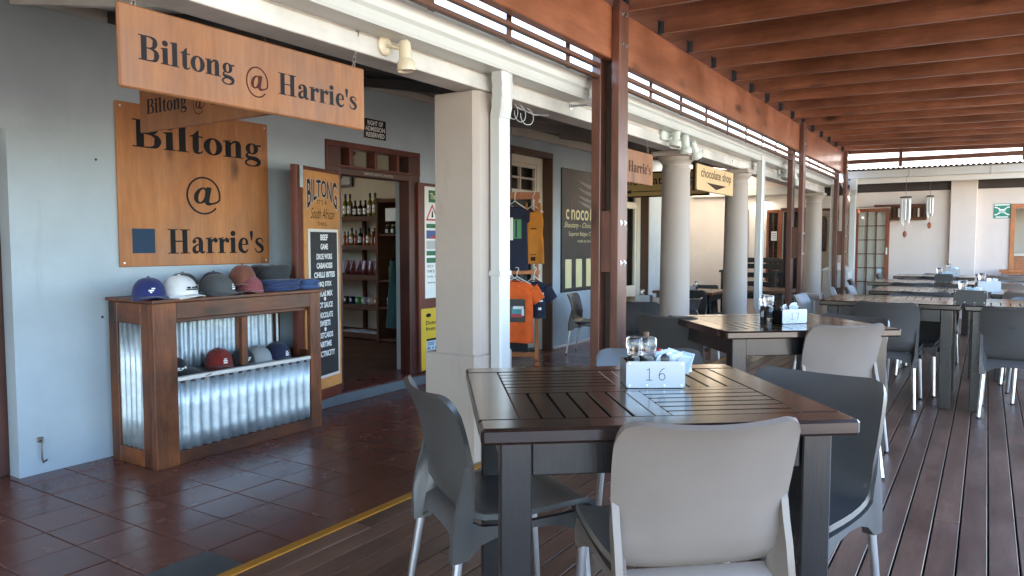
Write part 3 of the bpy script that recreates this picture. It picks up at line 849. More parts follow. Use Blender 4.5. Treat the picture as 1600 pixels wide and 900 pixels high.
def beam(y0, y1, label):
    o = B(MB().box(-2.125, -2.055, y0, y1, 2.665, 3.0, 0.006), 'roof_beam', M['beam'])
    o['label'] = label; o['category'] = 'beam'; o['group'] = 'roof beams along the deck edge'
    return o
beam(-8.6, 4.44, 'nearest deep red-brown roof beam left of the first twin post')
beam(4.444, 10.02, 'middle deep red-brown roof beam between the first and second twin posts')
beam(10.024, 13.45, 'farthest deep red-brown roof beam between the second post and the end post')

def twin_post(y, label):
    p = E('timber_post', label, 'post', (-2.1, y, DZ), 'twin-plank timber posts on the deck edge')
    B(MB().box(-2.054, -1.998, y - 0.07, y + 0.07, DZ + 0.002, 3.03, 0.004), 'outer_plank', M['post'], p)
    B(MB().box(-2.192, -2.127, y - 0.075, y + 0.065, DZ + 0.002, 2.66 + 0.30, 0.004), 'inner_plank', M['post'], p)
    B(MB().box(-2.127, -2.053, y - 0.058, y + 0.055, 1.30, 1.70, 0.004), 'spacer_block', M['post'], p)
    B(MB().box(-2.127, -2.053, y - 0.058, y + 0.055, DZ + 0.003, 0.75, 0.004), 'spacer_block', M['post'], p)
    if y < 5: B(MB().box(-2.1265, -2.0545, y + 0.005, y + 0.05, 0.752, 2.66, 0.002), 'gap_shade_filler', M['dark_band'], p)  # dark filler added for the shade in the gap between the planks
    b = None
    for dy in (-0.03, 0.03):
        for z in (2.95, 2.76, 1.36, 1.62):
            if b is None:
                mt = Matrix.Translation((-1.998, y + dy, z)) @ Matrix.Rotation(R(90), 4, 'Y')
                b = B(MB().lathe([(0.017, 0.0), (0.017, 0.003), (0.010, 0.0035), (0.010, 0.011), (0.0, 0.012)], (0, 0, 0), 10, mt), 'bolt', M['steel'], p)
                b0 = (y + dy, z)
            else: share(b, (0, y + dy - b0[0], z - b0[1]), p)
twin_post(4.43, 'nearest twin-plank timber post, standing between the chocolate banner and the hanging signs')
twin_post(10.02, 'middle twin-plank timber post beside the far white downpipe')
twin_post(13.42, 'farthest twin-plank timber post in front of the French door')
# lattice screen under the beam
la = E('lattice_screen', 'narrow brown lattice screen in the gap between gutter and deck roof beam', 'screen', (-2.15, 5, 2.55))
for z0, z1 in ((2.520, 2.545), (2.592, 2.620), (2.690, 2.73)):
    B(MB().box(-2.172, -2.140, -2.9, 13.40, z0 + 0.03, z1 + 0.03, 0.003), 'rail', M['lattice'], la)
p0 = None
for k in range(-9, 15):
    y = 3.98 + 0.655 * k
    if abs(y - 4.43) < 0.15 or y > 13.3: continue
    if p0 is None: p0 = B(MB().box(-2.182, -2.1735, 0, 0.05, 2.55, 2.76, 0.003), 'upright', M['lattice'], la); base = p0.location.copy(); p0.location = base + Vector((0, y, 0))
    else: share(p0, base + Vector((0, y, 0)), la)
# stay rod from the beam to the near post
sr = E('stay_rod', 'thin steel stay rod between the white beam and the nearest timber post', 'rod', (-2.40, 4.49, 2.41))
B(MB().tube([(-2.398, 4.46, 2.412), (-2.194, 4.46, 2.412)], 0.007, 8), 'rod', M['steel'], sr, True)
B(MB().lathe([(0.022, 0), (0.022, 0.004), (0.012, 0.005), (0.012, 0.014), (0, 0.014)], (0, 0, 0), 12, Matrix.Translation((-2.399, 4.46, 2.412)) @ Matrix.Rotation(R(90), 4, 'Y')), 'washer', M['steel'], sr)
# ================================================================== signs
fw_ = frame((WX + 0.022, 0, 0), (0, 1, 0), (0, 0, 1))
def sign_board(poly_box, x0, x1, name, mat, parent, ch=0.004):
    return B(MB().box(x0, x1, *poly_box, ch), name, mat, parent)
ws = E('wall_sign', 'large square stained wood Biltong @ Harrie\'s sign screwed to the wall above the cabinet', 'sign', (WX, 3.48, 1.9))
sign_board((2.845, 4.122, 1.322, 2.476), WX + 0.001, WX + 0.021, 'board', M['sign'], ws)
m = MB(); put_serif(m, 'Biltong', fw_, 2.952, 4.048, 2.172, 0.195, 0.0008); B(m, 'lettering', M['letter'], ws, fix=False)
m = MB(); put_serif(m, '@', fw_, 3.335, 3.665, 1.735, 0.30, 0.0008); B(m, 'lettering', M['letter'], ws, fix=False)
m = MB(); put_serif(m, "Harrie's", fw_, 3.20, 4.055, 1.412, 0.182, 0.0008); B(m, 'lettering', M['letter'], ws, fix=False)
m = MB(); m.box(WX + 0.0212, WX + 0.0224, 2.935, 3.106, 1.418, 1.594); B(m, 'blue_square', M['letter_blue'], ws)
for y, z in ((2.875, 1.35), (4.09, 1.35), (4.09, 2.445), (2.875, 2.445)):
    B(MB().lathe([(0.008, 0), (0.006, 0.003), (0, 0.004)], (0, 0, 0), 10, Matrix.Translation((WX + 0.0212, y, z)) @ Matrix.Rotation(R(90), 4, 'Y')), 'screw', M['steel'], ws)

def chain(mb, a, b, link=0.026, r=0.0028):
    a, b = Vector(a), Vector(b); d = b - a; n = max(2, int(d.length / (link * 0.72)))
    for i in range(n):
        c = a + d * ((i + 0.5) / n)
        ax = Vector((1, 0, 0)) if i % 2 else Vector((0, 1, 0))
        dz = d.normalized()
        mb.tube([c + ax * (0.007 * math.cos(t)) + dz * (link / 2 * math.sin(t)) for t in [k * math.pi / 4 for k in range(8)]], r, 5, closed=True)

# front hanging sign
hs = E('hanging_sign', 'long stained wood Biltong @ Harrie\'s sign hanging on chains from the white beam, nearest the camera', 'sign', (-2.43, 1.94, 2.14))
m = MB(); m.box(-2.441, -2.423, 1.372, 2.514, 2.004, 2.283, 0.006)
B(m, 'board', M['sign_thin'], hs)
fh = frame((-2.4225, 0, 0), (0, 1, 0), (0, 0, 1))
m = MB(); put_serif(m, 'Biltong', fh, 1.437, 1.815, 2.106, 0.084, 0.0006); B(m, 'lettering', M['letter'], hs, fix=False)
m = MB(); put_serif(m, '@', fh, 1.858, 1.974, 2.066, 0.124, 0.0006); B(m, 'lettering', M['letter_red'], hs, fix=False)
m = MB(); put_serif(m, "Harrie's", fh, 2.020, 2.458, 2.089, 0.086, 0.0006); B(m, 'lettering', M['letter'], hs, fix=False)
for y in (1.43, 2.452):
    m = MB(); chain(m, (-2.398, y, 2.45), (-2.432, y, 2.275)); B(m, 'chain', M['chain'], hs, True)
# dim sign crossing the veranda behind it
h2 = E('hanging_sign', 'shaded Biltong @ Harrie\'s sign hung crosswise behind the front hanging sign', 'sign', (-3.77, 2.62, 2.3))
B(MB().box(-4.418, -3.12, 2.621, 2.64, 2.168, 2.443, 0.004), 'board', M['sign_thin'], h2)
fc = frame((0, 2.6205, 0), (1, 0, 0), (0, 0, 1))
m = MB(); put_serif(m, 'Biltong', fc, -4.345, -3.935, 2.275, 0.088, 0.0006); B(m, 'lettering', M['letter'], h2, fix=False)
m = MB(); put_serif(m, '@', fc, -3.885, -3.765, 2.235, 0.124, 0.0006); B(m, 'lettering', M['letter_red'], h2, fix=False)
m = MB(); put_serif(m, "Harrie's", fc, -3.71, -3.20, 2.268, 0.088, 0.0006); B(m, 'lettering', M['letter'], h2, fix=False)
for x in (-4.3, -3.25):
    m = MB(); chain(m, (x, 2.63, zc(x) - 0.004), (x, 2.63, 2.43)); B(m, 'chain', M['chain'], h2, True)
# third Biltong sign beyond the post
h3 = E('hanging_sign', 'sun-faded orange Biltong @ Harrie\'s sign hanging beyond the nearest timber post', 'sign', (-2.43, 5.4, 2.1))
B(MB().box(-2.441, -2.423, 4.86, 5.982, 1.978, 2.243, 0.005), 'board', M['sign_thin'], h3)
m = MB(); put_serif(m, 'Biltong', fh, 4.90, 5.26, 2.066, 0.084, 0.0006); B(m, 'lettering', M['letter_brown'], h3, fix=False)
m = MB(); put_serif(m, '@', fh, 5.30, 5.415, 2.03, 0.12, 0.0006); B(m, 'lettering', M['letter_brown'], h3, fix=False)
m = MB(); put_serif(m, "Harrie's", fh, 5.468, 5.93, 2.066, 0.086, 0.0006); B(m, 'lettering', M['letter_brown'], h3, fix=False)
for y in (4.9, 5.90):
    m = MB(); chain(m, (-2.45, y, 2.35), (-2.432, y, 2.235)); B(m, 'chain', M['chain'], h3, True)
# chocolate shop signs
c1 = E('hanging_sign', 'tan chocolate shop sign with a down arrow hanging on chains beside the second column', 'sign', (-2.43, 7.74, 2.15))
B(MB().box(-2.46, -2.425, 7.135, 8.352, 2.020, 2.278, 0.004), 'board', M['choc_sign'], c1)
B(MB().box(-2.468, -2.44, 7.118, 7.134, 2.015, 2.283, 0.002), 'edge_trim', M['letter_brown'], c1)
fh2 = frame((-2.4245, 0, 0), (0, 1, 0), (0, 0, 1))
m = MB(); put_text(m, 'chocolate shop', fh2, 7.245, 8.262, 2.128, 2.248, 0.0008, 0.006); B(m, 'lettering', M['letter_brown'], c1, fix=False)
m = MB(); m.prism([(7.415, 2.108), (7.735, 2.050), (8.095, 2.108)], 0.0006, 0.0014, fh2); B(m, 'arrow', M['letter_brown'], c1)
for y in (7.205, 8.22):
    m = MB(); chain(m, (-2.398, y, 2.41), (-2.442, y, 2.274)); B(m, 'chain', M['chain'], c1, True)
c2 = E('hanging_sign', 'long mustard chocolate shop sign with a left arrow, crossing the veranda behind the first column', 'sign', (-3.5, 9, 2.25))
B(MB().box(-4.16, -2.93, 9.001, 9.03, 2.105, 2.392, 0.003), 'board', M['choc_sign_dim'], c2)
fr_ = MB(); fr_.box(-4.18, -2.91, 8.992, 9.032, 2.392, 2.412); fr_.box(-4.18, -2.91, 8.992, 9.032, 2.088, 2.105); fr_.box(-4.18, -4.16, 8.993, 9.0315, 2.105, 2.392); fr_.box(-2.93, -2.91, 8.993, 9.0315, 2.105, 2.392)
B(fr_, 'edge_frame', M['letter_brown'], c2)
f9 = frame((0, 9.0, 0), (1, 0, 0), (0, 0, 1))
m = MB(); put_text(m, 'chocolate shop', f9, -4.075, -3.09, 2.215, 2.355, 0.0008, 0.004); B(m, 'lettering', M['letter'], c2, fix=False)
m = MB(); m.prism([(-4.03, 2.163), (-3.93, 2.19), (-3.95, 2.168), (-3.16, 2.168), (-3.16, 2.158), (-3.95, 2.158), (-3.93, 2.136)], 0.0006, 0.0014, f9); B(m, 'arrow', M['letter'], c2)
for x in (-4.05, -3.02):
    m = MB(); chain(m, (x, 9.015, zc(x) + 0.02), (x, 9.015, 2.41)); B(m, 'chain', M['chain'], c2, True)
# admission plate
ad = E('notice_plate', 'small black RIGHT OF ADMISSION RESERVED plate on the wall above the shop doorway', 'sign', (WX, 5.43, 2.6))
B(MB().box(WX + 0.001, WX + 0.007, 5.262, 5.594, 2.503, 2.714, 0.001), 'rim', M['pale_grey'], ad)
B(MB().box(WX + 0.0072, WX + 0.009, 5.274, 5.582, 2.514, 2.703, 0.0005), 'plate', M['letter'], ad)
fa = frame((WX + 0.0092, 0, 0), (0, 1, 0), (0, 0, 1))
for tx_, a_, b_, z_ in (('RIGHT OF', 5.322, 5.540, 2.642), ('ADMISSION', 5.290, 5.566, 2.586), ('RESERVED', 5.300, 5.560, 2.528)):
    m = MB(); put_text(m, tx_, fa, a_, b_, z_, z_ + 0.046, 0.0006, 0.03)
    B(m, 'lettering', M['white_print'], ad, fix=False)
# chocolate banner on the wall
bn = E('wall_banner', 'tall charcoal chocolate banner with cream stripes on the wall behind the nearest timber post', 'banner', (WX, 9.85, 1.7))
B(MB().box(WX + 0.002, WX + 0.012, 9.21, 10.55, 0.80, 2.555, 0.002), 'panel', M['banner'], bn)
m = MB()
for y0, y1, z0, z1 in ((9.200, 9.2095, 0.79, 2.565), (10.551, 10.56, 0.79, 2.565)): m.box(WX + 0.001, WX + 0.02, y0, y1, z0, z1)
m.box(WX + 0.001, WX + 0.02, 9.21, 10.55, 0.79, 0.7995); m.box(WX + 0.001, WX + 0.02, 9.21, 10.55, 2.5555, 2.565)
B(m, 'edge_frame', M['black'], bn)
fb = frame((WX + 0.0122, 0, 0), (0, 1, 0), (0, 0, 1))
m = MB(); put_text(m, 'c', fb, 9.335, 9.43, 1.84, 1.985, 0.001, 0.01); put_text(m, 'noco', fb, 9.50, 10.05, 1.835, 1.985, 0.001, 0.01)
B(m, 'lettering', M['cream_print'], bn, fix=False); m = MB(); put_text(m, 'late', fb, 10.10, 10.46, 1.835, 2.05, 0.001, 0.01)
B(m, 'lettering', M['cream_print'], bn, fix=False); m = MB(); put_text(m, 'Shautany - Chocolatiers', fb, 9.285, 10.48, 1.70, 1.80, 0.001, 0.0, shear=0.35)
B(m, 'lettering', M['cream_print'], bn, fix=False); m = MB(); put_text(m, 'Superior Belgian Chocolates', fb, 9.425, 10.48, 1.585, 1.665, 0.001, 0.0)
B(m, 'lettering', M['cream_print'], bn, fix=False); m = MB(); put_text(m, 'made by hand', fb, 9.70, 10.15, 1.495, 1.55, 0.001, 0.0)
B(m, 'lettering', M['cream_print'], bn, fix=False)
m = MB()
for y0 in (9.32, 9.65, 9.98, 10.30): m.box(WX + 0.0122, WX + 0.0135, y0, y0 + 0.19, 0.845, 1.262)
B(m, 'stripe_print', M['cream_print'], bn)
m = MB(); m.box(WX + 0.0122, WX + 0.0132, 9.50, 9.515, 1.99, 2.22); B(m, 'stripe_print', M['terracotta'], bn)
m = MB()
for zz in (2.42, 2.31, 2.20, 2.12):
    rows = []
    for a in (0, 1):
        rows.append([fb(9.70 + 0.78 * t / 14, zz - 0.07 * math.sin(t / 14 * 1.5) - a * 0.055 * math.sin(t / 14 * math.pi) , 0.0012) for t in range(15)])
    m.grid(rows)
B(m, 'swirl_print', M['banner_grey'], bn, fix=False)

# ================================================================== open door leaf carrying the menu board
P0, P1 = Vector((-4.745, 4.11, 0)), Vector((-4.93, 4.763, 0))
ld = (P1 - P0).normalized()
ln = Vector((ld.y, -ld.x, 0))           # towards the veranda
fl = frame((P0.x, P0.y, 0), ld, (0, 0, 1))
def lbox(mb, a0, a1, b0, b1, c0, c1, ch=0.0):
    mb2 = MB(); mb2.box(a0, a1, b0, b1, c0, c1, ch); mb.add([fl(v[0], v[1], v[2]) for v in mb2.v], mb2.f)
lf = E('door_leaf', 'red-brown door leaf folded open with a golden BILTONG menu board behind the cabinet', 'door', (-4.84, 4.43, 0))
m = MB(); lbox(m, 0, 0.69, 0.115, 2.135, -0.045, -0.002, 0.004); B(m, 'leaf', M['door_red'], lf)
m = MB(); lbox(m, 0.0, 0.085, 0.115, 2.13, -0.0015, 0.012, 0.004); B(m, 'edge_stile', M['door_red'], lf)
m = MB(); lbox(m, 0.095, 0.672, 0.218, 2.10, -0.001, 0.017, 0.003); B(m, 'menu_board', M['board_pine'], lf)
m = MB(); lbox(m, 0.050, 0.094, 1.95, 2.13, 0.0125, 0.017, 0.001)
for zz in (1.98, 2.03, 2.08, 2.11): lbox(m, 0.062, 0.074, zz, zz + 0.012, 0.017, 0.019)
B(m, 'hinge_plate', M['galv'], lf)
m = MB(); lbox(m, 0.145, 0.622, 0.318, 1.612, 0.0172, 0.026, 0.002); B(m, 'letter_board_frame', M['white'], lf)
m = MB(); lbox(m, 0.170, 0.597, 0.343, 1.587, 0.0262, 0.0275); B(m, 'letter_board', M['slate'], lf)
flb = frame(fl(0, 0, 0.028), ld, (0, 0, 1))
lines = [('BEEF', 1.54), ('GAME', 1.46), ('DROE WORS', 1.375), ('CABANOSSI', 1.297), ('CHILLI BITES', 1.218), ('BBQ STIX', 1.135), ('ATLAS MIX', 1.055), ('*', 1.01), ('HOT SAUCE', 0.955), ('CHOCOLATE', 0.868), ('SWEETS', 0.797), ('*', 0.745), ('POSTCARDS', 0.692), ('AIRTIME', 0.614), ('ELECTRICITY', 0.53)]
for tx_, z in lines:
    m = MB()
    if tx_ == '*':
        m.add([flb(0.383 + 0.018 * math.cos(k * math.pi / 5), z + 0.018 * math.sin(k * math.pi / 5), 0.0006) for k in range(10)], [tuple(range(10))])
        B(m, 'bullet', M['white_print'], lf, fix=False); continue
    wd = 0.034 * len(tx_) * (0.95 if len(tx_) > 5 else 1.02) * 0.86
    put_text(m, tx_, flb, 0.383 - wd / 2, 0.383 + wd / 2, z - 0.024, z + 0.026, 0.0006, 0.035)
    B(m, 'lettering', M['white_print'], lf, fix=False)
fb2 = frame(fl(0, 0, 0.0175), ld, (0, 0, 1))
def arch(X, Y):
    top, t = 2.035, (X - 0.383) / 0.245
    h = 0.265 if abs(t) > 1 else (0.155 + 0.125 * t * t)
    return X, top - (2.035 - Y) / 0.2 * h
m = MB(); put_text(m, 'BILTONG', fb2, 0.138, 0.628, 1.835, 2.035, 0.0005, 0.045, arch); B(m, 'lettering_outline', M['pale_grey'], lf, fix=False)
m = MB(); put_text(m, 'BILTONG', fb2, 0.146, 0.620, 1.842, 2.03, 0.0011, 0.012, arch); B(m, 'lettering', M['letter'], lf, fix=False)
m = MB(); put_text(m, "IT'S A", fb2, 0.300, 0.456, 1.822, 1.862, 0.0006, 0.0)
B(m, 'lettering', M['letter_brown'], lf, fix=False); m = MB(); put_text(m, 'South African', fb2, 0.195, 0.578, 1.70, 1.79, 0.0006, 0.0, shear=0.4)
B(m, 'lettering', M['letter_brown'], lf, fix=False); m = MB(); put_text(m, 'THING', fb2, 0.296, 0.450, 1.640, 1.672, 0.0006, 0.0)
B(m, 'lettering', M['letter_brown'], lf, fix=False)
# right-hand leaf with posters
rl = E('door_leaf', 'red-brown door leaf folded against the wall right of the doorway, covered with posters', 'door', (-5.07, 6.38, 0))
B(MB().box(-5.095, -5.055, 6.03, 6.72, 0.115, 2.132, 0.004), 'leaf', M['door_red'], rl)
fp = frame((-5.0545, 0, 0), (0, 1, 0), (0, 0, 1))
pw = B(MB().box(-5.0545, -5.052, 6.125, 6.60, 0.90, 2.098), 'white_poster', M['paper'], rl)
def pbox(par, mat, y0, y1, z0, z1, name='print', d=0.003): return B(MB().box(-5.0518, -5.0518 + d * 0.4, y0, y1, z0, z1), name, M[mat], par)
pbox(pw, 'poster_green', 6.19, 6.50, 1.93, 2.06); 
m = MB(); put_text(m, 'The', frame((-5.0500, 0, 0), (0, 1, 0), (0, 0, 1)), 6.215, 6.31, 1.965, 2.03, 0.0, 0.01); B(m, 'lettering', M['cream_print'], pw, fix=False)
ft = frame((-5.0516, 0, 0), (0, 1, 0), (0, 0, 1))
m = MB(); m.prism([(6.14, 1.735), (6.36, 1.735), (6.25, 1.915)], 0, 0.0008, ft); B(m, 'warning_triangle', M['poster_red'], pw)
m = MB(); m.prism([(6.172, 1.753), (6.328, 1.753), (6.25, 1.88)], 0.0009, 0.0014, ft); B(m, 'print', M['white_print'], pw)
m = MB(); m.prism([(6.235, 1.77), (6.265, 1.77), (6.258, 1.84), (6.242, 1.84)], 0.0015, 0.002, ft); B(m, 'print', M['letter'], pw)
for mat, z0, z1 in (('poster_green', 1.655, 1.70), ('poster_blue', 1.54, 1.63), ('pale_grey', 1.43, 1.52), ('poster_green', 1.36, 1.41), ('poster_green', 1.28, 1.335)):
    pbox(pw, mat, 6.15, 6.56, z0, z1)
m = MB(); m.prism([(6.17, 1.542), (6.42, 1.542), (6.36, 1.60), (6.27, 1.575)], 0.0014, 0.002, ft); B(m, 'print', M['poster_red'], pw)
m = MB()
for z, tx_ in ((1.245, '021 555'), (1.19, '082 44'), (1.13, 'help desk'), (1.07, 'www.info')):
    put_text(m, tx_, frame((-5.0510, 0, 0), (0, 1, 0), (0, 0, 1)), 6.16, 6.40, z - 0.013, z + 0.014, 0.0)
B(m, 'lettering', M['letter'], pw, fix=False)
py_ = B(MB().box(-5.0548, -5.0515, 6.055, 6.60, 0.125, 0.79), 'yellow_poster', M['poster_yellow'], rl)
fy = frame((-5.0512, 0, 0), (0, 1, 0), (0, 0, 1))
m = MB()
put_text(m, 'Doing more', fy, 6.13, 6.52, 0.60, 0.655, 0.0003, 0.02); B(m, 'lettering', M['letter'], py_, fix=False); m = MB(); put_text(m, 'from just', fy, 6.13, 6.44, 0.535, 0.59, 0.0003, 0.02)
B(m, 'lettering', M['letter'], py_, fix=False)
m = MB()
for z in (0.30, 0.13): m.box(-5.0513, -5.0507, 6.14, 6.52, z + 0.03, z + 0.135)
B(m, 'print', M['sachet'], py_)
m = MB(); m.box(-5.0513, -5.0506, 6.14, 6.52, 0.437, 0.46); m.box(-5.0513, -5.0506, 6.14, 6.52, 0.268, 0.29)
m.add([fy(6.175 + 0.045 * math.cos(k * math.pi / 6), 0.715 + 0.022 * math.sin(k * math.pi / 6), 0.0006) for k in range(12)], [tuple(range(12))])
B(m, 'print', M['letter'], py_)
m = MB(); put_text(m, '300 MB', frame((-5.0505, 0, 0), (0, 1, 0), (0, 0, 1)), 6.155, 6.40, 0.385, 0.425, 0.0, 0.01); put_text(m, 'R10', frame((-5.0505, 0, 0), (0, 1, 0), (0, 0, 1)), 6.155, 6.33, 0.338, 0.372, 0.0, 0.01)
put_text(m, '2 GB', frame((-5.0505, 0, 0), (0, 1, 0), (0, 0, 1)), 6.155, 6.33, 0.215, 0.255, 0.0, 0.01); put_text(m, 'R30', frame((-5.0505, 0, 0), (0, 1, 0), (0, 0, 1)), 6.155, 6.33, 0.168, 0.202, 0.0, 0.01)
B(m, 'lettering', M['letter_blue'], py_, fix=False)

# ================================================================== display cabinet
CX0, CX1, CY0, CY1 = -5.045, -4.515, 2.727, 4.150
cb = E('display_cabinet', 'rustic brown timber display cabinet with corrugated iron panels against the wall', 'cabinet', (-4.8, 3.42, 0))
def cbx(name, mat, *a, ch=0.004): return B(MB().box(*a, ch), name, M[mat], cb)
cbx('top_board', 'cab_y', CX0 - 0.015, CX1 + 0.02, CY0 - 0.012, CY1 + 0.03, 1.098, 1.122)
cbx('corner_post', 'cab', CX1 - 0.045, CX1, CY0, CY0 + 0.165, 0.0, 1.097)
cbx('corner_post', 'cab', CX1 - 0.15, CX1 - 0.046, CY0 + 0.002, CY0 + 0.04, 0.0, 1.096)
cbx('corner_post', 'cab', CX1 - 0.045, CX1, CY1 - 0.105, CY1, 0.0, 1.097)
cbx('corner_post', 'cab', CX0, CX0 + 0.10, CY0 + 0.001, CY0 + 0.04, 0.0, 1.096)
cbx('corner_post', 'cab', CX0, CX0 + 0.04, CY1 - 0.09, CY1 - 0.002, 0.0, 1.096)
cbx('back_post', 'cab', CX0 + 0.02, CX0 + 0.06, 3.70, 3.75, 0.57, 1.02)
cbx('front_rail', 'cab_y', CX1 - 0.044, CX1 - 0.001, CY0 + 0.166, CY1 - 0.106, 0.985, 1.096)
cbx('front_rail', 'cab_y', CX1 - 0.044, CX1 - 0.001, CY0 + 0.166, CY1 - 0.106, 0.0, 0.092)
cbx('front_rail', 'cab_y', CX1 - 0.075, CX1 - 0.045, CY0 + 0.14, CY1 - 0.08, 0.955, 0.984)
cbx('side_rail', 'cab_y', CX0 + 0.101, CX1 - 0.151, CY0 + 0.003, CY0 + 0.038, 0.955, 1.095)
cbx('side_rail', 'cab_y', CX0 + 0.101, CX1 - 0.151, CY0 + 0.003, CY0 + 0.038, 0.0, 0.11)
cbx('mid_post', 'cab', CX1 - 0.07, CX1 - 0.03, 3.425, 3.475, 0.60, 0.955)
for k in range(5):
    xa = CX0 + 0.03 + k * 0.096
    cbx('shelf_plank', 'cab_dark', xa, xa + 0.092, CY0 + 0.05, CY1 - 0.05, 0.545, 0.563)
cbx('right_side', 'cab', CX0 + 0.045, CX1 - 0.05, CY1 - 0.03, CY1 - 0.008, 0.02, 0.545)
cbx('right_rail', 'cab_y', CX0 + 0.045, CX1 - 0.05, CY1 - 0.03, CY1 - 0.008, 0.98, 1.09)
cbx('right_rail', 'cab_y', CX0 + 0.045, CX1 - 0.05, CY1 - 0.03, CY1 - 0.008, 0.563, 0.62)
def corr(fr, a0, a1, b0, b1, name, pitch=0.076, amp=0.013, ragged=0.006):
    n = int((a1 - a0) / pitch * 14); rows = []
    for bi, b in enumerate((b0, b0 + 0.25 * (b1 - b0), b0 + 0.6 * (b1 - b0), b1)):
        r = []
        for j in range(n + 1):
            a = a0 + (a1 - a0) * j / n
            s = math.sin(2 * math.pi * (a - a0) / pitch)
            s = math.copysign(abs(s) ** 0.55, s)
            r.append(fr(a, b + (ragged * s if bi == 0 else 0), amp * s + 0.002 * math.sin(9 * b + 7 * a)))
        rows.append(r)
    m = MB(); m.grid(rows)
    return B(m, name, M['galv'], cb, True, solid=0.0012)
corr(frame((CX1 - 0.022, 0, 0), (0, 1, 0), (0, 0, 1)), CY0 + 0.155, CY1 - 0.115, 0.080, 0.568, 'front_panel')
corr(frame((0, CY0 + 0.026, 0), (1, 0, 0), (0, 0, 1)), CX0 + 0.085, CX1 - 0.135, 0.10, 0.965, 'side_panel', 0.062, 0.011)
corr(frame((CX0 + 0.045, 0, 0), (0, 1, 0), (0, 0, 1)), CY0 + 0.05, CY1 - 0.03, 0.52, 1.07, 'back_panel', 0.074)
cbx('white_edge_strip', 'white', CX1 - 0.044, CX1 - 0.003, CY0 + 0.166, CY1 - 0.106, 0.566, 0.592, ch=0.002)

# ------------------------------------------------------------------ caps and folded clothes
def cap(loc, rotz, mat, brim_mat=None, label='', group='caps on the cabinet', s=1.0, logo=None, tilt=0.0, squash=1.0):
    c = E('cap', label, 'cap', (0, 0, 0), group)
    m = MB(); n = 28; prof = []
    for i in range(10):
        t = i / 9 * math.pi / 2
        prof.append((math.cos(t) ** 0.75 if i < 9 else 0.0, math.sin(t) ** 0.9))
    vs = []; fs = []
    for (r, z) in prof:
        for k in range(n):
            a = 2 * math.pi * k / n
            fx = max(0, math.cos(a)) ** 2
            rr = r * (1 + 0.012 * math.cos(6 * a))
            bulge = 1 + 0.10 * fx * (1 - abs(z - 0.45) * 1.2)
            vs.append((0.098 * rr * math.cos(a) * bulge, 0.083 * rr * math.sin(a), 0.004 + 0.108 * z * squash))
    for i in range(9):
        for k in range(n): fs.append((i * n + k, i * n + (k + 1) % n, (i + 1) * n + (k + 1) % n, (i + 1) * n + k))
    m.add(vs, fs); B(m, 'crown', M[mat], c, True, solid=0.003, fix=True)
    rows = []
    for i in range(8):
        q = i / 7; r = []
        for j in range(15):
            a = (j / 14 - 0.5) * math.pi * 0.92
            rx = 0.092 + q * 0.078 * (math.cos(a) ** 0.6 if math.cos(a) > 0 else 0)
            r.append((rx * math.cos(a), (0.083 + 0.006 * q) * math.sin(a) * (1 - 0.05 * q), 0.012 - 0.020 * q * abs(math.sin(a)) ** 1.5 - 0.004 * q + 0.006 * (1 - abs(math.sin(a)))))
        rows.append(r)
    m = MB(); m.grid([[Vector(p) for p in r] for r in rows]); B(m, 'brim', M[brim_mat or mat], c, True, solid=0.003)
    B(MB().lathe([(0.009, 0.0), (0.008, 0.004), (0.0, 0.006)], (0, 0, 0.111 * squash + 0.002), 10), 'button', M[brim_mat or mat], c, True)
    if logo:
        m = MB()
        for (y0, y1, z0, z1) in logo[1]:
            for k in range(4):
                ya, yb = y0 + (y1 - y0) * k / 4, y0 + (y1 - y0) * (k + 1) / 4
                def pt(y, z):
                    zz = min(0.98, max(0.02, (z - 0.004) / 0.108)); t = math.asin(min(1, zz ** (1 / 0.9))); r = math.cos(t) ** 0.75
                    a = math.asin(max(-0.95, min(0.95, y / (0.083 * r)))); fx = max(0, math.cos(a)) ** 2
                    bl = 1 + 0.10 * fx * (1 - abs(zz - 0.45) * 1.2)
                    return Vector((0.098 * r * math.cos(a) * bl * 1.012 + 0.0045, y * 1.01, z))
                m.add([pt(ya, z0), pt(yb, z0), pt(yb, z1), pt(ya, z1)], [(0, 1, 2, 3)])
        B(m, 'logo', M[logo[0]], c, fix=False)
    c.location = loc; c.rotation_euler = (tilt, 0, R(rotz)); c.scale = (s, s, s)
    return c
M['cap_blue'] = cloth('royal_blue_cotton', (0.012, 0.022, 0.13))
M['cap_white'] = cloth('white_cotton', (0.75, 0.77, 0.80))
M['cap_slate'] = cloth('slate_cotton', (0.055, 0.065, 0.075))
M['cap_grey'] = cloth('grey_cotton', (0.075, 0.080, 0.088))
M['cap_rust'] = cloth('rust_brown_cotton', (0.19, 0.065, 0.04))
M['cap_pink'] = cloth('dusty_pink_cotton', (0.28, 0.07, 0.08))
M['cap_black'] = cloth('black_cotton', (0.014, 0.014, 0.017))
M['cap_navy'] = cloth('navy_cotton', (0.014, 0.020, 0.06))
M['cap_red'] = cloth('red_cotton', (0.24, 0.02, 0.015))
M['cap_light'] = cloth('light_grey_cotton', (0.30, 0.32, 0.33))
M['denim'] = cloth('blue_denim', (0.018, 0.04, 0.13))
M['denim_light'] = cloth('mid_blue_denim', (0.035, 0.075, 0.20))
M['charcoal'] = cloth('charcoal_cloth', (0.025, 0.027, 0.032))
ZT = 1.1225
L1 = [(-0.02, 0.005, 0.045, 0.052), (-0.006, 0.012, 0.055, 0.062), (-0.014, -0.004, 0.036, 0.043)]
L2 = [(-0.035, 0.035, 0.040, 0.046), (-0.03, -0.015, 0.048, 0.058), (-0.008, 0.008, 0.048, 0.056), (0.014, 0.032, 0.048, 0.06)]
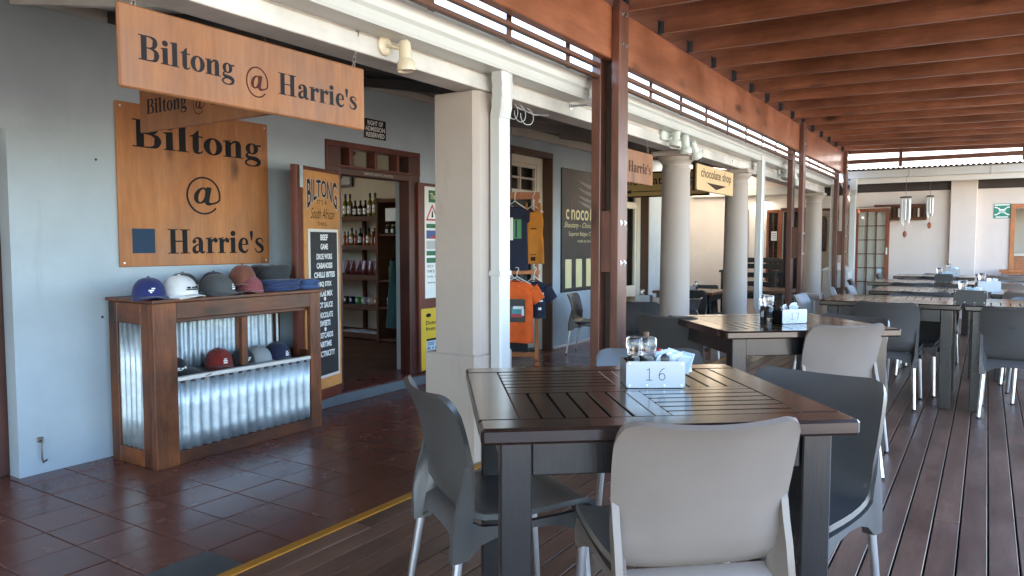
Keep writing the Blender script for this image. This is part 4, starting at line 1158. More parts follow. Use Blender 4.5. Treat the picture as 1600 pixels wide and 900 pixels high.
L3 = [(0.0, 0.026, 0.03, 0.038), (0.0, 0.026, 0.042, 0.05), (0.004, 0.022, 0.054, 0.06)]
cap((-4.66, 2.79, ZT), -20, 'cap_blue', None, 'royal blue cap with a small white mark at the left end of the cabinet top', logo=('white_print', L1), s=1.25)
cap((-4.62, 2.985, ZT), 6, 'cap_white', None, 'white cap with dark lettering on the cabinet top', logo=('letter', L2), s=1.32)
cap((-4.83, 3.15, ZT), 10, 'cap_slate', None, 'slate green-grey cap half hidden behind the white cap', logo=('pale_grey', L3), s=1.22, squash=1.15)
cap((-4.64, 3.29, ZT), 10, 'cap_grey', None, 'dark grey cap with a white badge in front of the rust brown cap', logo=('white_print', L3), s=1.32)
cap((-4.90, 3.45, ZT), 5, 'cap_navy', None, 'navy cap at the back of the cabinet top behind the dark grey cap', s=1.15, squash=1.2)
cap((-4.72, 3.57, ZT + 0.045), -38, 'cap_rust', 'cap_rust', 'rust brown cap stacked on a pink cap on the cabinet top', s=1.25, squash=1.15)
cap((-4.66, 3.585, ZT), -38, 'cap_pink', None, 'dusty pink cap underneath the rust brown cap', s=1.2, squash=0.9)
ZS = 0.5635
cap((-4.78, 3.02, ZS), 0, 'cap_black', None, 'black cap with a white badge at the left of the cabinet shelf', 'caps inside the cabinet', s=1.15, logo=('white_print', L2))
cap((-4.70, 3.06, ZS - 0.0), 25, 'cap_black', None, 'black cap lying flat under the badge cap on the cabinet shelf', 'caps inside the cabinet', s=1.2, squash=0.4)
cap((-4.85, 3.44, ZS), -20, 'cap_red', None, 'red and black cap on the cabinet shelf left of the middle post', 'caps inside the cabinet', s=1.2, logo=('white_print', L3))
cap((-4.78, 3.60, ZS), -10, 'cap_black', None, 'black cap with a yellow mark behind the middle post of the cabinet', 'caps inside the cabinet', s=1.05, logo=('white_print', L1))
cap((-4.76, 3.72, ZS), 15, 'cap_light', None, 'light grey cap with white brim edge on the cabinet shelf', 'caps inside the cabinet', s=1.15)
cap((-4.78, 3.93, ZS), -10, 'cap_navy', None, 'black navy cap at the right end of the cabinet shelf', 'caps inside the cabinet', s=1.2, logo=('white_print', L3))
def pile(name, label, cat, cx, cy, z, lx, ly, h, mat, layers=3, rot=0.0, seed=1):
    rnd = random.Random(seed); t = E(name, label, cat, (0, 0, 0))
    for q in range(layers):
        m = MB(); n = 26; zz = h * q / layers; hh = h / layers
        rows = []
        ring = []
        ph = [rnd.uniform(0, 6.28) for _ in range(5)]
        prof = [(0.90, 0.0), (1.0, 0.25), (1.02, 0.55), (0.98, 0.85), (0.86, 1.0), (0.5, 1.06), (0.0, 1.02)]
        vs = []
        for (r, pz) in prof:
            for k in range(n):
                a = 2 * math.pi * k / n
                sup = (abs(math.cos(a)) ** 4 + abs(math.sin(a)) ** 4) ** -0.25
                w_ = 1 + 0.05 * math.sin(3 * a + ph[0]) + 0.03 * math.sin(7 * a + ph[1] + 3 * pz)
                b_ = 0.18 * math.sin(4 * a + ph[2]) * (1 if pz > 0.3 else 0) + 0.14 * math.sin(9 * a + ph[3]) * (pz > 0.3)
                vs.append((lx / 2 * r * sup * math.cos(a) * w_, ly / 2 * r * sup * math.sin(a) * w_, zz + hh * (pz + b_ * r * 0.6 * (1 if q == layers - 1 else .3))))
        fs = [(i * n + k, i * n + (k + 1) % n, (i + 1) * n + (k + 1) % n, (i + 1) * n + k) for i in range(len(prof) - 1) for k in range(n)]
        m.add(vs, fs); B(m, 'fold', M[mat[q % len(mat)]], t, True)
    t.location = (cx, cy, z); t.rotation_euler = (0, 0, R(rot)); return t
pile('folded_clothes', 'folded dark blue denim garment at the right end of the cabinet top', 'clothes', -4.68, 3.86, ZT, 0.24, 0.34, 0.085, ['denim', 'denim'], 3, 0, 3)
pile('folded_clothes', 'crumpled charcoal cloth lying on the dark blue denim', 'clothes', -4.76, 3.86, ZT + 0.087, 0.22, 0.30, 0.10, ['charcoal'], 1, 8, 5)
pile('folded_clothes', 'mid blue denim cloth hanging over the right corner of the cabinet top', 'clothes', -4.64, 4.12, ZT, 0.15, 0.22, 0.075, ['denim_light'], 2, 10, 8)
# ================================================================== goods inside the shop
sh = E('shop_shelf', 'dark wooden shelf unit stocked with bottles inside the shop', 'shelf', (-7.9, 8.1, 0.10))
for z in (1.885, 1.470, 1.035, 0.605, 0.19):
    B(MB().box(-8.95, -7.245, 7.78, 8.29, z - 0.03, z, 0.003), 'shelf_board', M['shop_wood'], sh)
    B(MB().box(-8.95, -7.245, 7.765, 7.779, z - 0.075, z - 0.002, 0.002), 'shelf_lip', M['shop_wood'], sh)
for x in (-9.0, -7.245): B(MB().box(x, x + 0.045, 7.77, 8.29, 0.10, 2.11, 0.003), 'upright', M['shop_wood'], sh)
B(MB().box(-8.02, -7.975, 8.22, 8.288, 0.10, 1.85, 0.003), 'upright', M['shop_wood'], sh)
s2 = E('shop_shelf', 'narrow dark shelf unit with jars at the right inside the shop', 'shelf', (-6.95, 7.9, 0.10))
for z in (1.62, 0.98, 0.60, 0.15): B(MB().box(-7.15, -6.55, 7.66, 8.28, z - 0.025, z, 0.003), 'shelf_board', M['shop_wood'], s2)
B(MB().box(-7.19, -7.151, 7.64, 8.28, 0.10, 2.12, 0.003), 'upright', M['shop_wood'], s2)
B(MB().box(-6.549, -6.51, 7.64, 8.28, 0.10, 2.12, 0.003), 'upright', M['shop_wood'], s2)
B(MB().box(-7.15, -6.55, 7.65, 8.28, 2.06, 2.11, 0.003), 'head_board', M['shop_wood'], s2)
M['oil'] = paint('olive_gold_sauce', (0.20, 0.15, 0.03), 0.15)
M['amber'] = paint('dark_amber_sauce', (0.035, 0.022, 0.012), 0.15)
M['chilli'] = paint('orange_red_sauce', (0.30, 0.05, 0.015), 0.25)
M['bag_red'] = paint('dark_red_packet', (0.13, 0.012, 0.014), 0.3)
M['mug_green'] = paint('bright_green_mug', (0.05, 0.36, 0.03), 0.3)
M['mug_orange'] = paint('orange_mug', (0.65, 0.12, 0.02), 0.3)
M['teal_cloth'] = cloth('teal_cloth', (0.01, 0.07, 0.065))
def bottle(x, y, z, h, r, body, label, lab='white_print', group='sauce bottles on the shop shelves'):
    b = E('sauce_bottle', label, 'bottle', (x, y, z), group)
    B(MB().lathe([(r * .9, 0), (r, .01), (r, h * .55), (r * .8, h * .64), (r * .36, h * .72), (r * .33, h * .80)], (x, y, z), 14), 'glass_body', M[body], b, True, sharp=50)
    B(MB().lathe([(r * .40, h * .80), (r * .42, h * .98), (r * .38, h)], (x, y, z), 12), 'cap', M['black'], b, True, sharp=50)
    m = MB(); rows = []
    for zz in (h * .14, h * .48):
        rows.append([Vector((x + r * 1.03 * math.sin(a), y - r * 1.03 * math.cos(a), z + zz)) for a in [R(-60 + 15 * k) for k in range(9)]])
    m.grid(rows); B(m, 'paper_label', M[lab], b, True)
    m = MB(); m.add([Vector((x + r * .38 * math.cos(k * math.pi / 5), y - r * 1.045, z + h * .32 + r * .45 * math.sin(k * math.pi / 5))) for k in range(10)], [tuple(range(10))])
    B(m, 'seal_print', M['bag_red'], b)
    return b
ords = ['first', 'second', 'third', 'fourth', 'fifth', 'sixth', 'seventh', 'eighth', 'ninth', 'tenth', 'eleventh']
for i, (px_, tall) in enumerate(((-8.03, 1), (-7.935, 1), (-7.83, 0), (-7.725, 0), (-7.625, 0), (-7.535, 1), (-7.435, 1))):
    if tall: bottle(px_, 7.90, 1.885, 0.335, 0.040, 'oil', 'tall gold sauce bottle, %s from the left on the top shop shelf' % ords[i])
    else: bottle(px_, 7.90, 1.885, 0.235, 0.040, 'amber', 'short dark sauce bottle, %s from the left on the top shop shelf' % ords[i])
for i, (px_, kind) in enumerate(((-8.05, 'c'), (-7.985, 'c'), (-7.905, 'o'), (-7.82, 'c'), (-7.73, 'a'), (-7.645, 'c'), (-7.565, 'o'), (-7.49, 'c'), (-7.425, 'c'))):
    if kind == 'c': bottle(px_, 7.90, 1.47, 0.20, 0.030, 'chilli', 'small orange-red sauce bottle, %s from the left on the second shop shelf' % ords[i], 'chilli')
    else: bottle(px_, 7.90, 1.47, 0.25, 0.040, 'oil' if kind == 'o' else 'amber', '%s sauce bottle with white label, %s from the left on the second shop shelf' % ('gold' if kind == 'o' else 'dark', ords[i]))
for i in range(7):
    bottle(-8.0 + 0.093 * i, 8.08, 1.47, 0.22 + 0.03 * (i % 3), 0.034, ('amber', 'chilli', 'oil')[i % 3], 'back row bottle, %s from the left on the second shop shelf' % ords[i], 'white_print', 'back row bottles on the second shop shelf')
for i in range(6):
    x = -8.03 + 0.118 * i
    m = MB(); rows = []
    for k, (wd, th) in enumerate(((.052, .034), (.056, .042), (.054, .036), (.048, .020), (.050, .004))):
        z = 1.035 + 0.005 + 0.05 * k
        rows.append([Vector((x + wd * math.cos(a), 7.92 + th * math.sin(a) * (1 + .15 * math.sin(3 * a + i)), z)) for a in [R(24 * q) for q in range(16)]])
    m.grid(rows); o = B(m, 'snack_packet', M['bag_red'], None, True)
    o['label'] = 'dark red snack packet, %s from the left on the third shop shelf' % ords[i]; o['category'] = 'packet'; o['group'] = 'snack packets on the third shop shelf'
for i, (mt, nm) in enumerate((('black', 'black and white'), ('cap_navy', 'navy'), ('mug_green', 'bright green'), ('pale_grey', 'grey'), ('shop_inside', 'cream'), ('mug_orange', 'orange'))):
    x = -8.03 + 0.122 * i
    g = E('mug', '%s mug on the fourth shop shelf' % nm, 'mug', (x, 7.9, 0.605), 'mugs on the fourth shop shelf')
    B(MB().lathe([(.040, 0), (.042, .01), (.042, .10), (.038, .10), (.036, .012), (0, .012)], (x, 7.9, 0.605), 16), 'body', M[mt], g, True, sharp=40)
    B(MB().tube([(x - .04, 7.9, .635), (x - .068, 7.9, .64), (x - .07, 7.9, .67), (x - .04, 7.9, .685)], .006, 6), 'handle', M[mt], g, True)
    B(MB().box(x - .018, x + .018, 7.853, 7.8575, .635, .68), 'print', M['white_print'], g)
for i in range(4):
    x = -8.05 + 0.20 * i
    o = B(MB().box(x, x + 0.17, 7.79, 8.02, 0.191, 0.205 + 0.006 * (i % 2), 0.002), 'book', M['sachet' if i % 2 else 'pale_grey'])
    o['label'] = '%s flat pale book lying on the lowest shop shelf' % ords[i]; o['category'] = 'book'; o['group'] = 'books on the lowest shop shelf'
for i in range(3):
    x = -7.05 + 0.105 * i
    j = E('jar', 'small preserve jar, %s from the left on the narrow shop shelf' % ords[i], 'jar', (x, 7.75, 1.62), 'jars on the narrow shop shelf')
    B(MB().lathe([(.036, 0), (.038, .01), (.038, .10), (.03, .115)], (x, 7.75, 1.62), 14), 'glass_body', M['amber'], j, True, sharp=50)
    B(MB().lathe([(.033, .1155), (.033, .135), (0, .136)], (x, 7.75, 1.62), 14), 'lid', M['oil'], j, True, sharp=50)
    B(MB().box(x - .022, x + .022, 7.708, 7.7115, 1.64, 1.69), 'paper_label', M['pale_grey'], j)
o = B(MB().box(-7.06, -6.86, 7.70, 7.706, 1.80, 1.98, 0.001), 'notice_card', M['paper']); o['label'] = 'white card standing on the narrow shop shelf unit above the jars'; o['category'] = 'card'
bottle(-7.02, 7.78, 0.98, 0.30, 0.05, 'oil', 'round gold liqueur bottle alone on the middle of the narrow shop shelf', 'oil', 'liqueur bottle')
for i, x in enumerate((-7.03, -6.93)): bottle(x, 7.75, 0.60, 0.28, 0.042, 'amber', '%s dark bottle low on the narrow shop shelf' % ('left' if i == 0 else 'right'))
m = MB(); rows = []
for k in range(9):
    z = 1.25 - 0.115 * k
    rows.append([Vector((-6.83 + (0.05 + 0.012 * k + .012 * math.sin(5 * a)) * math.cos(a), 7.60 + (0.035 + .012 * math.sin(4 * a + k)) * math.sin(a), z)) for a in [R(20 * q) for q in range(19)]])
m.grid(rows); o = B(m, 'hanging_cloth', M['teal_cloth'], None, True); o['label'] = 'teal apron hanging on the narrow shop shelf'; o['category'] = 'apron'
pf = E('framed_picture', 'black framed picture high on the wall inside the shop', 'picture', (-8.55, 8.29, 2.6))
B(MB().box(-9.05, -8.25, 8.255, 8.297, 2.36, 2.72, 0.004), 'frame', M['black'], pf)
B(MB().box(-9.01, -8.29, 8.252, 8.254, 2.40, 2.68), 'print', M['pale_grey'], pf)
m = MB()
for (cx, cz, r) in ((-8.75, 2.52, .07), (-8.5, 2.55, .08)): m.add([Vector((cx + r * .7 * math.cos(k * math.pi / 7), 8.2512, cz + r * math.sin(k * math.pi / 7))) for k in range(14)], [tuple(range(14))])
B(m, 'print', M['letter'], pf)
ra = MB(); ra.box(-9.05, -8.22, 8.25, 8.297, 2.84, 3.12, 0.004)
o = B(ra, 'framed_picture', M['pale_grey']); o['label'] = 'second framed picture above the first inside the shop, seen through the transom'; o['category'] = 'picture'

# ================================================================== T-shirt rack
FW = Vector((-0.5416, 0.8407, 0)); RT = Vector((0.8407, 0.5416, 0))
rk = E('shirt_rack', 'red-brown wooden clothes rack with two rails of hanging shirts beside the wall', 'rack', (-4.78, 7.60, 0))
def rp(l, d, z): return RT * l + FW * d + Vector((0, 0, z))
m = MB(); m.bar(rp(0.305, 9.06, 0), rp(0.30, 9.06, 2.09), 0.05, 0.035, up=FW, ch=0.003); B(m, 'upright', M['orange_wood'], rk)
m = MB(); m.bar(rp(-0.40, 9.06, 0), rp(-0.40, 9.06, 2.09), 0.05, 0.035, up=FW, ch=0.003); B(m, 'upright', M['orange_wood'], rk)
for z, t in ((2.07, 0.085), (1.14, 0.05)):
    m = MB(); m.bar(rp(-0.43, 9.02, z), rp(0.34, 9.02, z), 0.03, t, up=(0, 0, 1), ch=0.003); B(m, 'rail', M['orange_wood'], rk)
m = MB(); m.bar(rp(0.30, 8.85, 0.03), rp(0.30, 9.15, 0.03), 0.05, 0.05, ch=0.003); B(m, 'foot', M['orange_wood'], rk)
m = MB(); m.bar(rp(-0.40, 8.85, 0.03), rp(-0.40, 9.15, 0.03), 0.05, 0.05, ch=0.003); B(m, 'foot', M['orange_wood'], rk)
m = MB(); m.bar(rp(-0.385, 9.06, 0.12), rp(0.28, 9.06, 0.12), 0.03, 0.06, ch=0.003); B(m, 'rail', M['orange_wood'], rk)
M['navy'] = cloth('navy_jersey', (0.010, 0.014, 0.035))
M['amber_cloth'] = cloth('amber_yellow_cotton', (0.52, 0.19, 0.02))
M['orange'] = cloth('bright_orange_jersey', (0.80, 0.12, 0.015))
M['maroon'] = cloth('maroon_jersey', (0.12, 0.012, 0.014))
M['coat_hanger'] = paint('white_coat_hanger', (0.70, 0.70, 0.70), 0.35)
M['print_green'] = paint('green_shirt_print', (0.05, 0.22, 0.08), 0.6)
M['print_teal'] = paint('teal_shirt_print', (0.05, 0.30, 0.32), 0.6)
def shirt(name, label, l, d, ztop, length, halfw, mat, yaw=0.0, sleeves=True, strap=False, prints=(), seed=0, rail_z=None):
    c, s = math.cos(yaw), math.sin(yaw)
    rr = RT * c + FW * s; ff = FW * c - RT * s
    o0 = rp(l, d, 0)
    P = lambda a, f, z: o0 + rr * a + ff * f + Vector((0, 0, z))
    t = E(name, label, 'clothing', rp(l, d, ztop), 'shirts hanging on the rack')
    rnd = random.Random(seed); ph = [rnd.uniform(0, 6.3) for _ in range(6)]
    def half(q):   # q 0 neck..1 hem
        if strap:
            return halfw * (0.62 if q < .05 else 0.72 + 0.12 * min(1, q / .25)) * (1 - 0.10 * math.exp(-((q - .42) / .1) ** 2)) + 0.02 * max(0, q - .45)
        sh_ = min(1, q / 0.07)
        return halfw * (0.36 + 0.64 * sh_ ** 0.7) * (1 - 0.04 * math.sin(q * 3)) if q < .07 else halfw * (1 - 0.05 * math.sin(q * 3.0))
    rows = []; nr, nc = 26, 40
    for i in range(nr):
        q = i / (nr - 1); h = half(q); r = []
        for k in range(nc + 1):
            a = 2 * math.pi * k / nc
            ca, sa = math.cos(a), math.sin(a)
            x = h * (abs(ca) ** 0.75) * (1 if ca >= 0 else -1)
            th = 0.016 + 0.016 * min(1, q * 3)
            fold = (0.009 + 0.017 * q) * (math.sin(17 * x + ph[0] + 2 * q) * 0.6 + math.sin(31 * x + ph[1]) * 0.4) * min(1, q * 4)
            y = -th * sa + fold * (1 if sa >= 0 else -0.6)
            z = ztop - q * length + (0.006 * math.sin(9 * x + ph[2])) * q - (0.035 * (1 - (x / h) ** 2) * max(0, 1 - q * 14) if sa > 0 else 0.010 * max(0, 1 - q * 14))
            r.append(P(x, y, z))
        rows.append(r)
    m = MB(); m.grid(rows); B(m, 'shirt_body', M[mat], t, True, solid=0.002)
    if sleeves:
        for sd in (-1, 1):
            rows = []
            for i in range(9):
                q = i / 8
                cx = sd * (halfw * 0.86 + 0.10 * q); cz = ztop - 0.085 - 0.155 * q
                r = []
                for k in range(17):
                    a = 2 * math.pi * k / 16
                    u = 0.085 * (1 - .12 * q) * math.cos(a)
                    r.append(P(cx + sd * u * 0.80, -0.022 * math.sin(a) * (1 + .3 * math.sin(3 * a + ph[3])) - 0.004 * sd * q, cz + u * 0.62))
                rows.append(r)
            m = MB(); m.grid(rows); B(m, 'sleeve', M[mat], t, True, solid=0.002)
    if strap:
        for sd in (-1, 1):
            m = MB(); m.tube([P(sd * halfw * .55, -0.02, ztop - 0.01), P(sd * halfw * .52, 0, ztop + 0.07), P(sd * halfw * .55, 0.02, ztop - 0.01)], 0.014, 6); B(m, 'shoulder_strap', M[mat], t, True)
    if not strap:
        m = MB(); m.tube([P(halfw * .36 * math.cos(a), -0.020 * math.sin(a), ztop - 0.004 - (0.032 if math.sin(a) > 0 else -0.008) * abs(math.sin(a))) for a in [k * math.pi / 9 for k in range(18)]], 0.0055, 6, closed=True); B(m, 'collar', M[mat], t, True)
    # hanger
    m = MB()
    m.tube([P(-halfw * .82, 0, ztop - 0.035), P(0, 0, ztop + 0.055), P(halfw * .82, 0, ztop - 0.035)], 0.007, 6)
    hk_ = rail_z if rail_z else ztop + 0.13
    m.tube([P(0, 0, ztop + 0.055), P(0, 0, hk_ - 0.02)] + [P(0.022 * math.sin(a) , 0.0, hk_ + 0.0 + 0.022 - 0.022 * math.cos(a)) for a in (1.2, 2.2, 3.2, 4.2)], 0.006, 6)
    B(m, 'coat_hanger', M['coat_hanger'], t, True)
    for (mt, a0, a1, z0, z1, k) in prints:
        rws = []
        for zi in range(5):
            z = z0 + (z1 - z0) * zi / 4; q = (ztop - z) / length; h = half(q); r = []
            for ai in range(9):
                x = a0 + (a1 - a0) * ai / 8
                ca = (min(0.999, abs(x) / h)) ** (1 / 0.75); sa = math.sqrt(max(0, 1 - ca * ca))
                th = 0.016 + 0.016 * min(1, q * 3)
                fold = (0.009 + 0.017 * q) * (math.sin(17 * x + ph[0] + 2 * q) * 0.6 + math.sin(31 * x + ph[1]) * 0.4) * min(1, q * 4)
                r.append(P(x, -th * sa + fold - 0.0045 - 0.0016 * k, z))
            rws.append(r)
        m = MB(); m.grid(rws); B(m, 'print', M[mt], t, True, fix=False)
    return t
shirt('maroon_shirt', 'maroon shirt behind the navy T-shirt on the upper rail', -0.10, 9.10, 1.95, 0.75, 0.19, 'maroon', 0.1, seed=5, rail_z=2.09)
shirt('navy_shirt', 'navy T-shirt with a green and white print on the upper rail', 0.035, 8.93, 1.945, 0.78, 0.165, 'navy', 0.15, seed=1, rail_z=2.10,
      prints=(('print_green', -0.025, 0.075, 1.55, 1.78, 0), ('white_print', -0.075, -0.028, 1.53, 1.80, 0), ('cap_navy', 0.0, 0.02, 1.56, 1.77, 1)))
shirt('amber_apron', 'amber yellow sleeveless apron dress on the upper rail', 0.255, 8.95, 1.90, 0.66, 0.155, 'amber_cloth', -0.3, False, True, seed=2, rail_z=2.08,
      prints=(('letter_brown', -0.02, 0.05, 1.66, 1.675, 0), ('letter_brown', -0.03, 0.04, 1.35, 1.36, 0), ('letter_brown', -0.02, 0.035, 1.28, 1.33, 0)))
shirt('navy_shirt', 'navy T-shirt with white lettering behind the orange one on the lower rail', 0.275, 9.0, 1.035, 0.46, 0.14, 'navy', 0.05, seed=3, rail_z=1.16,
      prints=(('white_print', 0.06, 0.11, 0.86, 0.89, 0), ('white_print', 0.05, 0.10, 0.78, 0.80, 0), ('white_print', 0.04, 0.08, 0.68, 0.71, 0)))
shirt('orange_shirt', 'bright orange T-shirt with a dark printed square on the lower rail', 0.06, 8.90, 1.035, 0.75, 0.205, 'orange', 0.0, seed=4, rail_z=1.16,
      prints=(('black', -0.095, 0.10, 0.54, 0.82, 0), ('poster_red', -0.07, 0.07, 0.60, 0.72, 1), ('print_teal', -0.06, 0.05, 0.64, 0.73, 2), ('white_print', -0.045, 0.08, 0.70, 0.735, 3), ('white_print', 0.055, 0.085, 0.62, 0.70, 3)))
shirt('black_shirt', 'black garment hem hanging behind the orange T-shirt', 0.0, 9.04, 1.03, 0.87, 0.20, 'cap_black', 0.0, False, seed=6, rail_z=1.16)
o = pile('cardboard_box', 'pale folded sacking heap on the floor under the shirt rack', 'sack', -4.92, 7.28, 0, 0.28, 0.4, 0.18, ['cap_light', 'shop_inside'], 2, 20, 4)

# ================================================================== spot lamps
def spot(base, aims, mat, label, group, plate=0.055):
    s = E('spot_lamp', label, 'lamp', base, group)
    b = Vector(base)
    m = MB()
    if len(aims) == 1: m.lathe([(plate, 0), (plate, 0.012), (plate * .8, 0.02), (0, 0.022)], (0, 0, 0), 20, Matrix.Translation(b) @ Matrix.Rotation(R(90), 4, 'Y'))
    else: m.box(b.x, b.x + 0.03, b.y - 0.10, b.y + 0.09 * len(aims), b.z - 0.04, b.z + 0.04, 0.008)
    B(m, 'base_plate', M[mat], s, True, sharp=40)
    for i, (off, d, k) in enumerate(aims):
        p = b + Vector(off); d = Vector(d).normalized()
        m = MB(); m.tube([b + Vector((0.02, off[1] if len(aims) > 1 else 0, 0)), p - d * 0.02 * 0 + Vector((0, 0, 0))], 0.009, 8); B(m, 'arm', M[mat], s, True)
        q = d.to_track_quat('Z', 'Y').to_matrix().to_4x4()
        Mt = Matrix.Translation(p) @ q
        r = 0.036 * k; L = 0.10 * k
        hd = MB().lathe([(0.0, -L * .55), (r * .6, -L * .52), (r * .95, -L * .38), (r, -L * .2), (r, L * .55), (r * 1.03, L * .56), (r * 1.45, L * .8), (r * 1.5, L * 1.15), (r * 1.42, L * 1.25), (r * 1.36, L * 1.22), (r * 1.3, L * .85), (r * .9, L * .6)], (0, 0, 0), 24, Mt)
        hp = B(hd, 'lamp_head', M[mat], s, True, sharp=45, fix=True)
        B(MB().lathe([(r * .9, L * .75), (r * 1.2, L * .95), (r * 1.15, L * 1.1), (r * .7, L * 1.2), (0, L * 1.23)], (0, 0, 0), 20, Mt), 'bulb', M['bulb'], hp, True)
    return s
spot((-2.40, 2.618, 2.405), [((0.10, 0.035, -0.02), (0.06, 0.03, -1), 0.80)], 'cream_lamp', 'cream spotlight on the white beam between the hanging sign and the square pillar', 'spotlights on the white beam', 0.045)
spot((-2.40, 6.17, 2.42), [((0.09, 0.06, 0.02), (-0.02, -0.25, -1), 0.95), ((0.10, 0.26, -0.01), (0.05, 0.10, -1), 0.95), ((0.10, 0.48, -0.04), (0.15, 0.45, -1), 0.95)], 'white_lamp', 'triple white spotlight on the beam above the first round column', 'spotlights on the white beam')
spot((-2.40, 10.4, 2.44), [((0.09, 0.0, 0.03), (-0.02, -0.55, -1), 1.1), ((0.10, 0.42, 0.0), (0.25, 0.2, -1), 1.1)], 'white_lamp', 'double white spotlight on the beam beside the second timber post', 'spotlights on the white beam')
wl = E('wall_lamp', 'lit white spot lamp on the end wall under the veranda', 'lamp', (-3.62, YE, 2.32))
B(MB().lathe([(0.05, 0), (0.05, 0.02), (0, 0.022)], (0, 0, 0), 16, Matrix.Translation((-3.66, YE, 2.40)) @ Matrix.Rotation(R(90), 4, 'X')), 'base_plate', M['white_lamp'], wl, True, sharp=40)
B(MB().tube([(-3.66, YE - 0.02, 2.40), (-3.62, YE - 0.12, 2.38)], 0.01, 8), 'arm', M['white_lamp'], wl)
B(MB().lathe([(0.03, 0.09), (0.05, 0.07), (0.085, -0.02), (0.08, -0.02), (0.045, 0.065)], (-3.62, YE - 0.14, 2.30), 20), 'lamp_head', M['white_lamp'], wl, True)
em, nt_, bs_ = newmat('lit_bulb'); bs_.inputs['Emission Color'].default_value = (0.85, 1.0, 0.92, 1); bs_.inputs['Emission Strength'].default_value = 9
B(MB().lathe([(0.0, 0.02), (0.045, 0.0), (0.05, -0.02), (0.0, -0.04)], (-3.62, YE - 0.14, 2.295), 16), 'bulb', em, wl, True)
# loose cables at the beam right of the pillar
cbz = E('loose_cable', 'loose loops of pale cable hanging from the beam right of the square pillar', 'cable', (-2.5, 4.1, 2.33))
m = MB()
for q in range(3):
    m.tube([(-2.48 + .02 * q, 3.86 + 0.05 * q + 0.055 * math.sin(a) * (1 + .2 * q), 2.30 - 0.012 * q + 0.05 * math.cos(a)) for a in [k * 0.45 for k in range(12)]], 0.0032, 5)
m.tube([(-2.48, 3.9, 2.33), (-2.47, 4.1, 2.31), (-2.47, 4.28, 2.335)], 0.0032, 5)
B(m, 'cable', M['pale_grey'], cbz, True)

